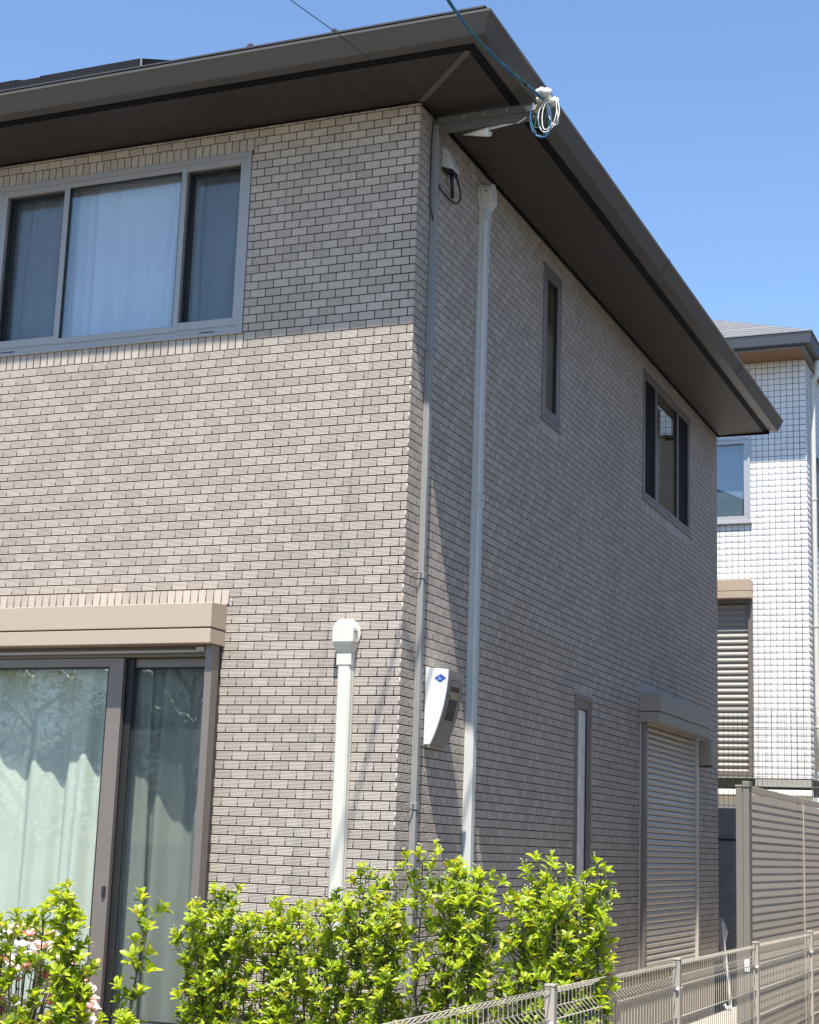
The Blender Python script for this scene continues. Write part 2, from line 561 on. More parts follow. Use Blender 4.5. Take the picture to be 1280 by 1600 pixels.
MB(FW).box(0, 1.076, 0.002, .03, ZB - .045, ZB - .022).box(2.956, HOUSE_W, 0.002, .03, ZB - .045, ZB - .022).build('drip_flashing', 'gutter', house)
MB(SW).box(0, HOUSE_L, 0.002, .03, ZB - .045, ZB - .022).build('drip_flashing', 'gutter', house)

# --- tiles. Template: width 1 (scaled), ribbed profile over the tile height
TH = H - JT
NR = 6
rib = TH / NR
prof = [(0, 0), (0, .0048), (.0009, .006)]
for i in range(NR):
    z0 = i * rib
    if i: prof.append((z0 + .0012, .006))
    prof.append((z0 + rib - (.0012 if i < NR - 1 else .0009), .006))
    if i < NR - 1: prof.append((z0 + rib, .0042))
prof += [(TH, .0048), (TH, 0)]
# subtle groove profile -> verts (z,d)
PZ = np.array([p[0] for p in prof]); PD = np.array([p[1] for p in prof]); NP_ = len(prof)

def tile_geo(w, h=None, ribs=True):
    """local verts (u,d,z) of one tile from its lower inner corner, quads"""
    if ribs and (h is None or abs(h - TH) < 1e-6):
        pz, pd = PZ, PD
    else:
        hh = h or TH
        pz = np.array([0, 0, .0009, hh - .0009, hh, hh]); pd = np.array([0, .0048, .006, .006, .0048, 0])
    n = len(pz)
    v = np.zeros((2 * n, 3))
    v[:n, 0] = 0; v[n:, 0] = w
    v[:n, 1] = pd; v[n:, 1] = pd; v[:n, 2] = pz; v[n:, 2] = pz
    # side lips bevelled in by pulling proud verts slightly inwards
    f = [(i, i + 1, n + i + 1, n + i) for i in range(n - 1)]
    f += [(0, n - 1, n - 2, 1), (n, n + 1, 2 * n - 2, 2 * n - 1)]
    return v, f

def soldier_geo(w, h):
    """tile set upright: ribs run vertically"""
    n = NP_
    sc = w / TH
    v = np.zeros((2 * n, 3))
    v[:n, 0] = PZ * sc; v[n:, 0] = PZ * sc
    v[:n, 1] = PD; v[n:, 1] = PD; v[:n, 2] = 0; v[n:, 2] = h
    f = [(i, n + i, n + i + 1, i + 1) for i in range(n - 1)] + [(0, 1, n - 2, n - 1), (n, 2 * n - 1, 2 * n - 2, n + 1)]
    return v, f

def proj_area(P3, w, h, wall):
    c = Vector(P3); v = c - Vector((3.3783, -7.9015, -4.1242 + Z0))
    z = fw.dot(v); x = 640 + 2541.3 * r.dot(v) / z; y = 800 + 2541.3 * dn.dot(v) / z
    if not (4 < x < 1270 and 4 < y < 1345): return 0
    nrm = Vector((0, -1, 0)) if wall is FW else Vector((1, 0, 0))
    return abs(nrm.dot(v)) / z / z * 1000

trnd = random.Random(21)
def lay_wall(T, wallobj, ulen, ops, soldiers, s_even, ribs_to):
    tiles = []     # (u0, z0, w, h, kind)
    zones = []
    for o in ops: zones.append(list(o))
    for s in soldiers: zones.append(list(s))
    for k in range(-1, 101):
        z1 = -k * H - JT / 2; z0 = z1 - TH
        h = None
        if k == -1: z1 = .0125; h = z1 - z0
        if k == 100: z0 = ZB; h = z1 - z0
        s = s_even if k % 2 == 0 else s_even + P / 2 if s_even < P / 2 else s_even - P / 2
        joints = [0.0] + [s + n * P for n in range(int(ulen / P) + 2) if s + n * P < ulen] + [ulen]
        zc = (z0 + z1) / 2
        cut = sorted((o[0], o[1]) for o in zones if o[2] < zc < o[3])
        for a, b in zip(joints[:-1], joints[1:]):
            a2 = a + (JT / 2 if a > 0 else -.006); b2 = b - JT / 2
            segs = [(a2, b2)]
            for c0, c1 in cut:
                ns = []
                for p, q in segs:
                    if c1 <= p or c0 >= q: ns.append((p, q)); continue
                    if c0 - .003 > p: ns.append((p, c0 - .003))
                    if c1 + .003 < q: ns.append((c1 + .003, q))
                segs = ns
            for p, q in segs:
                if q - p > .008:
                    nn = int(round((a - s) / P))
                    tone = ((nn + k // 2 + (k % 5 == 0)) % 2) ^ (trnd.random() < .26)
                    tiles.append((p, z0, q - p, h, 't', tone))
    for u0, u1, z0, z1 in soldiers:
        n = round((u1 - u0) / (P / 2)); w = (u1 - u0) / n
        for i in range(n):
            tiles.append((u0 + i * w + JT / 2, z0 + JT / 2, w - JT, z1 - z0 - JT, 's', trnd.random() < .5))
    return tiles

sold_f = [(1.055, 2.955, -.127, -.05), (1.055, 2.955, -1.35, -1.25), (1.05, 3.0, -2.84, -2.75)]
sold_s = [(2.255, 2.675, -.13, -.05), (2.255, 2.675, -1.35, -1.25), (4.95, 6.685, -.118, -.05), (4.95, 6.685, -1.35, -1.24),
          (3.14, 3.56, -3.03, -2.95), (4.9, 6.85, -2.85, -2.75)]
TF = lay_wall(FW, wall_f, HOUSE_W, OPF, sold_f, .030, 3.4)
TS = lay_wall(SW, wall_s, HOUSE_L, OPS, sold_s, .080, 9)
cand = []
for wi, (T, tl) in enumerate(((FW, TF), (SW, TS))):
    for i, t in enumerate(tl):
        if t[4] == 't' and t[3] is None and abs(t[2] - (P - JT)) < .0005:
            cand.append((proj_area(T(t[0] + t[2] / 2, .006, t[1] + TH / 2), 0, 0, T), wi, i))
cand.sort(reverse=True)
single = set((c[1], c[2]) for c in cand[:300])
for wi, (T, tl, wobj, flip) in enumerate(((FW, TF, wall_f, False), (SW, TS, wall_s, True))):
    # one shared mesh for the single tiles of this wall
    gv, gf = tile_geo(P - JT)
    base = np.array(T(0, 0, 0))
    sv = np.array([T(a - (P - JT) / 2, b, c - TH / 2) for a, b, c in gv]) - base
    ff = [tuple(reversed(q)) for q in gf] if flip else gf
    me1 = [raw_mesh('tile', sv, [i for q in ff for i in q], 4, m_) for m_ in ('tile', 'tile_d')]
    V = []; Fq = []; nv = 0; MI = []
    for i, t in enumerate(tl):
        u, z, w, h, kd, tone = t
        if (wi, i) in single:
            p = T(u + w / 2, 0, z + TH / 2)
            link('tile', me1[int(tone)], wobj, p)
            continue
        far_ = wi == 0 and u > 3.5
        v, f = soldier_geo(w, h) if kd == 's' else tile_geo(w, h, not far_)
        jit = random.uniform(-.0004, .0004)
        q = np.empty_like(v)
        if wi == 0:
            q[:, 0] = -(v[:, 0] + u); q[:, 1] = -(v[:, 1] + jit * (v[:, 1] > 0)); q[:, 2] = v[:, 2] + z + Z0
        else:
            q[:, 0] = v[:, 1] + jit * (v[:, 1] > 0); q[:, 1] = v[:, 0] + u; q[:, 2] = v[:, 2] + z + Z0
        V.append(q)
        fa = np.array(f) + nv
        if flip: fa = fa[:, ::-1]
        Fq.append(fa); nv += len(v); MI += [int(tone)] * len(fa)
    me = raw_mesh('tile_field', np.concatenate(V), np.concatenate(Fq).ravel(), 4, 'tile')
    me.materials.append(MT['tile_d'])
    me.polygons.foreach_set('material_index', np.array(MI, dtype=np.int32))
    o = link('tile_field', me, wobj)
    tag(o, kind='stuff')

# --- eaves: gutter, vent strip, soffit, roof
def sweep(profile, x_end, y_end, name, m, parent, bevel=0, smooth=False):
    """mitred sweep along front eave and side eave; profile (offset, z) closed"""
    n = len(profile)
    mb = MB(WD)
    vs = [(x_end, -o, z) for o, z in profile] + [(o, -o, z) for o, z in profile] + [(o, y_end, z) for o, z in profile]
    fs = []
    for s in (0, 1):
        for i in range(n):
            fs.append((s * n + i, s * n + (i + 1) % n, (s + 1) * n + (i + 1) % n, (s + 1) * n + i))
    fs += [tuple(range(n)), tuple(range(3 * n - 1, 2 * n - 1, -1))]
    mb.add(vs, fs)
    return mb.build(name, m, parent, bevel)
XE, YE = -HOUSE_W - .5, 7.93
gut = sweep([(.515, .040), (.600, .037), (.606, .044), (.648, .128), (.657, .132), (.657, .146), (.649, .147), (.640, .135), (.598, .055), (.522, .055), (.522, .15), (.515, .15)], XE, YE, 'gutter', 'gutter', house)
sweep([(.466, .030), (.5135, .034), (.5135, .060), (.466, .060)], XE, YE - .004, 'vent_strip', 'strip', gut)
# butt joints of the gutter: collars
for t in (('x', -2.9), ('x', -5.6), ('y', 3.2), ('y', 5.9)):
    pr_ = [(.598, .0345), (.609, .0425), (.651, .1255), (.660, .131), (.660, .148), (.652, .148), (.60, .05)]
    mb = MB(WD)
    if t[0] == 'x': mb.prism([(-o, z) for o, z in pr_], 0, t[1], t[1] + .03)
    else: mb.prism([(o, z) for o, z in pr_], 1, t[1], t[1] + .03)
    mb.build('gutter_joint', 'gutter', gut)
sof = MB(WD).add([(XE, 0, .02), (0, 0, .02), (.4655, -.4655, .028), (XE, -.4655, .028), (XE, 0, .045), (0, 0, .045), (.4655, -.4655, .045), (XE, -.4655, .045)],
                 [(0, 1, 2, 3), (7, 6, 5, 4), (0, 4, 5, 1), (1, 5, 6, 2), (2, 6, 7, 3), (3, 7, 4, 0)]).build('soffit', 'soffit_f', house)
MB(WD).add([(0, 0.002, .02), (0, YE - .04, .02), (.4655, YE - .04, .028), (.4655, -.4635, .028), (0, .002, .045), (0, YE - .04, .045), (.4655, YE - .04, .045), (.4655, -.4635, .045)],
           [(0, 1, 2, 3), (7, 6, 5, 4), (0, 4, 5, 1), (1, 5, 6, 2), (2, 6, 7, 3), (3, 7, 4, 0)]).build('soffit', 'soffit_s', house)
# hip joint strip
d = .012
MB(WD).add([(.0 - d, .0 - d, .0165), (.0 + d, .0 + d, .0165), (.466 + d, -.466 + d, .0245), (.466 - d, -.466 - d, .0245),
            (.0 - d, .0 - d, .022), (.0 + d, .0 + d, .022), (.466 + d, -.466 + d, .030), (.466 - d, -.466 - d, .030)],
           [(0, 1, 2, 3), (7, 6, 5, 4), (0, 4, 5, 1), (1, 5, 6, 2), (2, 6, 7, 3), (3, 7, 4, 0)]).build('hip_strip', 'hip', sof)
# black closing trims between wall and soffit
MB(FW).box(-.012, HOUSE_W, .0075, .020, .0125, .0195).build('closing_trim', 'strip', sof)
MB(SW).box(.012, HOUSE_L, .0075, .024, .004, .0195).build('closing_trim', 'strip', sof)
MB(WD).box(0.0, .52, YE - .038, YE - .012, .012, .05).build('end_trim', 'strip', sof)
# gable-side closing wall at the back end of the eave
MB(WD).prism([(.0, .046), (.60, .06), (.60, .15), (.0, .30)], 1, YE - .045, YE - .015).build('eave_end_board', 'gutter', house)

RS = .45
rz = lambda o: .186 + RS * (.60 - o)
def roof_mesh():
    mb = MB(WD)
    xl, yb = XE, YE
    ridge = 3.2
    e = .60
    A = (xl, -e, rz(e)); B = (e, -e, rz(e)); Cc = (e, yb, rz(e)); R1 = (e - ridge, -e + ridge, rz(e) + RS * ridge)
    R2 = (xl, -e + ridge, rz(e) + RS * ridge); R3 = (e - ridge, yb, rz(e) + RS * ridge); Dd = (xl, yb, rz(e) + RS * ridge)
    top = [A, B, Cc, R1, R2, R3, Dd]
    bot = [(x, y, z - .03) for x, y, z in top]
    n = len(top)
    fs = [(0, 1, 3, 4), (1, 2, 5, 3), (4, 3, 5, 6)]
    fs2 = [tuple(i + n for i in reversed(f)) for f in fs]
    side = [(0, 1), (1, 2), (2, 5), (5, 6), (6, 4), (4, 0)]
    fs3 = [(b, a, a + n, b + n) for a, b in side]
    mb.add(top + bot, fs + fs2 + fs3)
    return mb
roof = roof_mesh().build('roof', 'roof', house)
# slate courses near the eaves: stepped strips
for i in range(9):
    o1 = .61 - i * .19; o2 = o1 - .20
    za = rz(o1) + .012; zb = rz(o2) + .003
    sweep([(o1, za - .010), (o1, za), (o2, zb), (o2, zb - .008)], XE, YE + .005, 'shingle_course', 'roof', roof)
for x in (-.835, -.31):
    mb = MB(WD)
    arch = [(x + .026 * math.cos(a), rz(.5) + .004 + .034 * math.sin(a)) for a in [i * math.pi / 8 for i in range(9)]]
    mb.prism([(p[0], p[1]) for p in arch], 1, -.515, -.490)
    mb.build('snow_guard', 'roof', roof)

# solar array lying on the front roof slope
def slab(name, x0, x1, y0, y1, t, lift, m, parent):
    mb = MB(WD)
    za = rz(-y0) + lift; zb = rz(-y1) + lift
    mb.add([(x0, y0, za - .10), (x1, y0, za - .10), (x1, y1, zb - .10), (x0, y1, zb - .10), (x0, y0, za + t), (x1, y0, za + t), (x1, y1, zb + t), (x0, y1, zb + t)],
           [(0, 3, 2, 1), (4, 5, 6, 7), (0, 1, 5, 4), (1, 2, 6, 5), (2, 3, 7, 6), (3, 0, 4, 7)])
    return mb.build(name, m, parent)
arr = empty('solar_array', (-2.4, -.2, Z0 + .3), 'dark low solar array edge lying on the roof above the upper left window', 'solar panels')
slab('panel_cover', -2.265, -1.567, -.50, .9, .0, .075, 'panel', arr)
slab('panel_cover', -2.437, -2.267, -.497, .9, .0, .069, 'panel', arr)
slab('panel_cover', -3.6, -2.439, -.50, .9, .0, .079, 'panel', arr)
MB(WD).box(-1.564, -1.557, -.5, -.49, rz(.5) - .01, rz(.5) + .074).build('end_bracket', 'alu', arr)

# ------------------------------------------------------------------ windows
def frame_bars(mb, u0, u1, z0, z1, w, d0, d1, wb=None, wt=None):
    wb = wb or w; wt = wt or w
    mb.box(u0, u0 + w, d0, d1, z0, z1); mb.box(u1 - w, u1, d0, d1, z0, z1)
    mb.box(u0 + w, u1 - w, d0, d1, z0, z0 + wb); mb.box(u0 + w, u1 - w, d0, d1, z1 - wt, z1)
    return mb

def window(T, u0, u1, z0, z1, panels, m, name, glass, prot=.013, fl=.034, depth=-.10, sill=True):
    w = frame_bars(MB(T), u0, u1, z0, z1, fl, depth, prot).build(name, m, house, bevel=.003)
    frame_bars(MB(T), u0 + fl - .001, u1 - fl + .001, z0 + fl - .001, z1 - fl + .001, .02, depth, prot - .006).build('inner_frame', m, w, bevel=.002)
    if sill:
        MB(T).box(u0 - .005, u1 + .005, 0.006, prot + .005, z0 - .010, z0 + .010).build('sill', m, w, bevel=.003)
    for (a, b, rec, bw, gm) in panels:
        s = frame_bars(MB(T), a, b, z0 + fl + .004, z1 - fl - .004, bw, rec - .034, rec, wb=bw * 1.15).build('sash', m, w, bevel=.003)
        frame_bars(MB(T), a + bw - .002, b - bw + .002, z0 + fl + bw, z1 - fl - bw, .010, rec - .030, rec - .006).build('gasket', 'black', w)
        MB(T).box(a + bw, b - bw, rec - .022, rec - .016, z0 + fl + bw, z1 - fl - bw).build('pane', gm, w)
    return w

wu = window(FW, 1.065, 2.868, -1.25, -.127, [(1.50, 2.375, .010, .034, 'glass_up'), (1.098, 1.535, -.045, .034, 'glass_up'), (2.335, 2.835, -.045, .034, 'glass_up')], 'alu', 'window', 'glass_up')
# front stiles of the side sashes sit proud of the recessed panes
for a, b in ((1.098, 1.535), (2.335, 2.835)):
    frame_bars(MB(FW), a, b, -1.206, -.170, .036, -.02, .0115, wb=.05).build('sash_front', 'alu', wu, bevel=.003)
    frame_bars(MB(FW), a + .036, b - .036, -1.156, -.206, .012, -.085, -.021).build('reveal', 'black', wu)
for a, b in ((1.134, 1.499), (2.371, 2.799)):
    MB(FW).box(a, b, -.046, -.0445, -1.17, -.20).build('insect_screen', 'netting', wu)
for u in (1.30, 2.70):
    MB(FW).box(u - .05, u + .05, .0125, .0145, -1.236, -1.230).build('drain_cover', 'black', wu)

window(SW, 2.262, 2.668, -1.25, -.13, [(2.296, 2.634, .012, .05, 'glass')], 'alu_br', 'window', 'glass')
ws = window(SW, 4.96, 6.675, -1.24, -.118, [(5.40, 6.20, .010, .030, 'glass')], 'alu_br', 'window', 'glass')
for a, b in ((4.995, 5.42), (6.18, 6.64)):
    frame_bars(MB(SW), a, b, -1.20, -.155, .030, -.02, .0115).build('sash_front', 'alu_br', ws, bevel=.003)
    MB(SW).box(a + .028, b - .028, -.006, -.002, -1.172, -.183).build('insect_screen', 'screen', ws)
window(SW, 3.147, 3.553, ZB + .25, -3.03, [(3.181, 3.519, .006, .055, 'glass_fr')], 'alu_br', 'window', 'glass')

def shutter_box(T, u0, u1, ztop, prot, m, parent):
    zt = ztop; zg = zt - .148; zb = zt - .236
    b = MB(T).prism([(0.004, zt), (prot, zt - .012), (prot, zg), (.004, zg)], 0, u0, u1).build('shutter_box', m, parent, bevel=.004)
    MB(T).prism([(0.004, zg - .006), (prot - .003, zg - .006), (prot - .003, zb), (.004, zb)], 0, u0 + .002, u1 - .002).build('box_skirt', m, b, bevel=.004)
    MB(T).box(u0 + .012, u1 - .012, .01, prot - .012, zg - .008, zg + .003).build('box_groove', 'black', b)
    return b

# front terrace door with shutter
td = frame_bars(MB(FW), 1.085, 2.93, DB + .0, -3.07, .058, -.10, .030, wb=.05, wt=.06).build('terrace_door', 'alu_br', house, bevel=.003)
shutter_box(FW, 1.058, 2.96, -2.84, .178, 'champ', td)
for u in (1.078, 2.905):
    MB(FW).box(u, u + .045, .031, .105, DB + .0, -3.078).build('shutter_rail', 'alu_br', td, bevel=.003)
MB(FW).box(1.125, 2.90, .045, .085, -3.115, -3.100).build('screen_rail', 'alu', td, bevel=.002)
MB(FW).box(1.135, 1.185, .04, .10, -3.112, -3.085).build('rail_bracket', 'alu', td, bevel=.002)
for a, b, rec, bw in ((1.70, 2.875, .018, .095), (1.142, 1.79, -.040, .052)):
    frame_bars(MB(FW), a, b, DB + .052, -3.132, bw if rec > 0 else bw, rec - .034, rec, wb=.085, wt=.05).build('sash', 'alu_br', td, bevel=.003)
    frame_bars(MB(FW), a + bw - .002, b - bw + .002, DB + .135, -3.180, .012, rec - .031, rec - .005).build('gasket', 'black', td)
    MB(FW).box(a + bw, b - bw, rec - .022, rec - .016, DB + .137, -3.182).build('pane', 'glass', td)
MB(FW).box(1.655, 1.6995, -.07, -.041 + .02, DB + .052, -3.132).build('meeting_gap', 'black', td)  # solid black strip stands in for the dark gap at the rear track
MB(FW).box(1.715, 1.735, .019, .03, -4.46, -4.40).build('latch', 'black', td, bevel=.002)
MB(FW).box(1.09, 2.94, .0, .13, DB - .05, DB - .002).build('threshold', 'alu_br', td, bevel=.004)

MB(FW).box(1.195, 1.738, -.034, -.0325, DB + .137, -3.182).build('insect_screen', 'netting', td)
# side rolling shutter
sd = frame_bars(MB(SW), 4.935, 6.795, ZB, -3.06, .03, -.10, .012).build('shutter_opening', 'champ_d', house, bevel=.002)
MT['taupe'] = mat('champagne_shaded', (.27, .235, .20), .45, metal=.1, noise=.03, nscale=2)  # champagne of the front box, darkened in colour for the shaded side
sb = shutter_box(SW, 4.905, 6.76, -2.85, .178, 'taupe', sd)
MB(SW).box(4.946, 4.998, .0125, .052, ZB, -3.088).build('shutter_rail', 'alu_br', sd, bevel=.004)
MB(SW).box(6.795, 6.85, .0065, .052, ZB, -3.088).build('shutter_rail', 'champ_d', sd, bevel=.004)
MB(SW).box(4.9985, 5.010, .0125, .048, ZB, -3.088).build('rail_lip', 'alu', sd, bevel=.002)
sh = 0.0475
slp = []
for i in range(9):
    a = i / 8
    slp.append((.024 + .009 * math.sin(math.pi * min(1, a * 1.08)), a * (sh - .007)))
slp += [(.018, sh - .003), (.014, sh - .003), (.014, 0)]
slat_me = MB(lambda u, d, z: (d, u, z)).prism([(d_, z_) for d_, z_ in slp], 0, 5.011, 6.772).mesh('slat', 'champ_d')
for i in range(41):
    link('slat', slat_me, sd, (0, 0, Z0 + ZB + .03 + i * sh))
MB(SW).box(6.773, 6.7945, .0, .018, ZB, -3.10).build('rail_gap_fill', 'black', sd)  # solid black strip filling the gap between slat ends and rail

# ------------------------------------------------------------------ curtains
def curtain(name, u0, u1, z0, z1, y, m, label, seed, amp=.028, n=10., group=None):
    rnd = random.Random(seed)
    nu = 150; nz = 24
    ph = [rnd.uniform(0, 6.28) for _ in range(4)]
    vs = []; fs = []
    for j in range(nz + 1):
        t = j / nz
        for i in range(nu + 1):
            u = u0 + (u1 - u0) * i / nu
            k = (u - u0) / (u1 - u0)
            w = math.sin(k * n * 6.28 + ph[0] + .25 * math.sin(t * 2.2 + k * 7)) + .5 * math.sin(k * n * 2.3 * 6.28 + ph[1] + t * .7) + .6 * math.sin(k * n * .37 * 6.28 + ph[2])
            a = amp * (.55 + .45 * (1 - t) + .1 * math.sin(5 * k + 3 * t))
            vs.append((u + .01 * math.sin(t * 4 + k * 9 + ph[3]), -y - a * w, z0 + (z1 - z0) * t))
    for j in range(nz):
        for i in range(nu):
            a = j * (nu + 1) + i
            fs.append((a, a + 1, a + nu + 2, a + nu + 1))
    mb = MB(FW); mb.add(vs, fs)
    o = mb.build(name, m, None, smooth=True)
    sol = o.modifiers.new('thickness', 'SOLIDIFY'); sol.thickness = .0015
    return tag(o, label, 'curtain', group)
curtain('curtain', 1.60, 3.05, DB + .03, -3.12, .135, 'curtain', 'pale mint curtain behind the wide left pane of the terrace door', 3, .042, 5)
curtain('curtain', 1.00, 1.86, DB + .03, -3.12, .245, 'curtain', 'pale mint curtain behind the narrow right pane of the terrace door', 5, .042, 3.4)
curtain('curtain', 1.46, 2.95, -1.27, -.12, .14, 'curtain_u', 'white curtain filling the middle and left panes of the upper window', 9, .02, 9)
curtain('curtain', 1.00, 1.62, -1.27, -.12, .20, 'curtain_u', 'white curtain in the right-hand pane of the upper window', 11, .016, 3)
def side_sheet(name, x, u0, u1, z0, z1, m, label, n, amp, cat='curtain'):
    vs = []; fs = []
    nu = 60
    for j in (0, 1):
        for i in range(nu + 1):
            k = i / nu
            vs.append((u0 + (u1 - u0) * k, x + amp * math.sin(k * n * 6.28) + .4 * amp * math.sin(k * n * 14), z0 if j == 0 else z1))
    for i in range(nu): fs.append((i, i + 1, nu + 2 + i, nu + 1 + i))
    o = MB(SW).add(vs, fs).build(name, m, None, smooth=True)
    sol = o.modifiers.new('thickness', 'SOLIDIFY'); sol.thickness = .0015
    return tag(o, label, cat)
side_sheet('curtain', -.20, 5.3, 6.35, -1.27, -.1, 'curtain_u', 'grey-white curtain in the side window under the far eave', 6, .02)
side_sheet('curtain', -.075, 2.52, 2.60, -1.19, -.20, 'curtain_u', 'narrow white sheet added for the bluish inner edge of the tall upper side window', 2, .008)  # added sheet stands in for the pale inner edge of the frame
# blades behind the tall upper side window, standing in for a blind reflected there
bl = empty('reflected_blind', SW(2.46, -.14, -1.2), 'slatted blades standing in for a blind reflected in the tall narrow upper side window', 'blind')
mb = MB(SW).box(2.29, 2.64, -.16, -.125, -.20, -.17); mb.build('head_rail', 'offw', bl)
for i in range(36):
    z = -.75 - .25 + .0 - i * .006 - .006
    MB(SW).add([(2.30, -.155, z + .5), (2.63, -.155, z + .5), (2.63, -.13, z + .492), (2.30, -.13, z + .492), (2.30, -.155, z + .5012), (2.63, -.155, z + .5012), (2.63, -.13, z + .4932), (2.30, -.13, z + .4932)],
               [(0, 3, 2, 1), (4, 5, 6, 7), (0, 1, 5, 4), (1, 2, 6, 5), (2, 3, 7, 6), (3, 0, 4, 7)]).build('blade', 'offw', bl) if i % 2 == 0 else None

# ------------------------------------------------------------------ pipe covers, conduit, meter, cable parts
def pipe_cover(T, uc, ztop, zbot, w, dep, m, label, capm, jz):
    t = empty('pipe_cover', T(uc, 0, zbot), label, 'pipe cover', 'air conditioner pipe covers')
    h = w / 2
    ztd = ztop - .235
    # duct: base and snap-on lid with bevelled front edges
    d0 = .007
    poly = [(uc - h, d0), (uc + h, d0), (uc + h, d0 + dep - .012), (uc + h - .010, d0 + dep), (uc - h + .010, d0 + dep), (uc - h, d0 + dep - .012)]
    MB(T).prism(poly, 2, zbot, ztd).build('duct', m, t, bevel=.002)
    MB(T).box(uc - h - .0018, uc + h + .0018, d0, d0 + dep * .35, zbot, ztd).build('duct_base', m, t, bevel=.001)
    for z in jz:
        MB(T).box(uc - h - .004, uc + h + .004, d0, d0 + dep + .004, z - .04, z + .04).build('joint_cover', m, t, bevel=.003)
        MB(T).box(uc - .006, uc + .006, d0 + dep + .0045, d0 + dep + .0065, z - .004, z + .004).build('screw', 'black', t)
    # coupling and flared neck
    k = .004
    MB(T).box(uc - h - k, uc + h + k, d0, d0 + dep + k, ztd - .012, ztd + .055).build('coupling', m, t, bevel=.003)
    hh = h + .020
    vs = []
    for (hw, dd, z) in ((h + k, dep + k, ztd + .055), (hh, dep + .030, ztd + .105)):
        vs += [(uc - hw, d0, z), (uc + hw, d0, z), (uc + hw, d0 + dd, z), (uc - hw, d0 + dd, z)]
    MB(T).add(vs, [(0, 3, 2, 1), (4, 5, 6, 7), (0, 1, 5, 4), (1, 2, 6, 5), (2, 3, 7, 6), (3, 0, 4, 7)]).build('neck', m, t, bevel=.003)
    # hood with rounded top
    n = 14
    zc = ztop - .065
    poly = [(uc - hh - .003, ztd + .106), (uc + hh + .003, ztd + .106)] + [(uc + (hh + .003) * math.cos(a), zc + (hh + .003) * math.sin(a)) for a in [math.pi * i / n for i in range(n + 1)]]
    MB(T).prism([(p[0], p[1]) for p in poly], 1, d0 + .012, d0 + dep + .032).build('hood', capm, t, bevel=.006, seg=3)
    disc = [(uc + (hh + .012) * math.cos(a), zc - .012 + (hh + .022) * math.sin(a)) for a in [2 * math.pi * i / 28 for i in range(28)]]
    MB(T).prism(disc, 1, .0065, d0 + .011).build('wall_flange', capm, t, bevel=.003)
    for s in (-1, 1):
        MB(T).box(uc + s * (hh + .0035) - .003, uc + s * (hh + .0035) + .003, d0 + .045, d0 + .06, zc - .008, zc + .0).build('screw', 'black', t)
    return t
pipe_cover(FW, .302, -2.945, -5.45, .078, .052, 'pipe', 'ivory pipe cover with rounded hood running down the sunlit front wall', 'pipe', [])
pipe_cover(SW, 1.005, -.075, -5.45, .072, .052, 'pipe_g', 'pale grey pipe cover running full height down the shaded side wall', 'pipe', [-2.09])

# grey service conduit: vertical run on the side wall + arm under the eave
cd = empty('service_conduit', (0.02, .2, .2), 'slim grey cable conduit running down beside the house corner with an arm under the eave', 'conduit')
MB(SW).box(.182, .218, .008, .041, -5.4, -.089).build('conduit_run', 'duct', cd, bevel=.003)
MB(SW).box(.1795, .2205, .0075, .020, -5.4, -.089).build('conduit_back', 'duct', cd, bevel=.001)
for z in (-1.395, -2.66, -3.9):
    MB(SW).box(.177, .223, .008, .046, z - .035, z + .002).build('joint_band', 'duct', cd, bevel=.002)
    MB(SW).tube([(.175, .03, z - .008), (.155, .03, z - .005), (.13, .02, z - .006), (.128, .008, z - .006)], .004, 6).build('clip', 'duct', cd)
MB(SW).box(.178, .222, .008, .045, -.47, -.455).build('strap', 'duct', cd, bevel=.001)
MB(WD).box(.044, .60, .182, .220, -.088, -.044).build('arm', 'arm', cd, bevel=.003)
mb = MB(WD).box(.03, .64, .176, .181, -.046, .0).box(.03, .64, .1815, .212, -.004, .0)
MB(SW).box(.179, .221, .008, .0435, -.0885, -.040).build('elbow', 'duct', cd, bevel=.003)
mb.build('bracket_rail', 'arm', cd, bevel=.001)
for x in (.07, .2, .33, .46, .57):
    MB(WD).tube([(x, .176, -.022), (x, .1725, -.022)], .007, 8).build('rivet', 'alu', cd)
MB(WD).box(.585, .70, .150, .1755, -.10, -.055).build('end_plate', 'arm', cd, bevel=.002)

# insulators
ins = empty('insulator_rack', (.70, .05, Z0 - .05), 'cluster of white porcelain insulators at the tip of the eave arm', 'insulators')
def lathe(c, ax, prof, n=14):
    ax = Vector(ax).normalized(); u = ax.orthogonal().normalized(); w = ax.cross(u); c = Vector(c)
    vs = []; fs = []
    for rr, t in prof:
        for k in range(n):
            a = 2 * math.pi * k / n
            vs.append(tuple(c + ax * t + (u * math.cos(a) + w * math.sin(a)) * rr))
    for i in range(len(prof) - 1):
        for k in range(n):
            fs.append((i * n + k, i * n + (k + 1) % n, (i + 1) * n + (k + 1) % n, (i + 1) * n + k))
    fs += [tuple(range(n - 1, -1, -1)), tuple(range((len(prof) - 1) * n, len(prof) * n))]
    return vs, fs
ipro = [(a * 1.05, b * 1.05) for a, b in [(.006, -.034), (.020, -.033), (.024, -.024), (.013, -.014), (.012, -.004), (.024, .004), (.026, .012), (.013, .020), (.018, .032), (.006, .034)]]
for c in ((.685, .13, -.005), (.715, .10, -.02), (.745, .12, -.045), (.70, .06, .0), (.735, .05, -.015), (.765, .09, -.055)):
    v, f = lathe(WD(*c), (.6, -.5, -.15), ipro)
    MB().add(v, f).build('insulator', 'porc', ins, smooth=True)
MB(WD).box(.60, .79, .108, .114, -.075, -.045).build('rack_bar', 'alu', ins, bevel=.001)

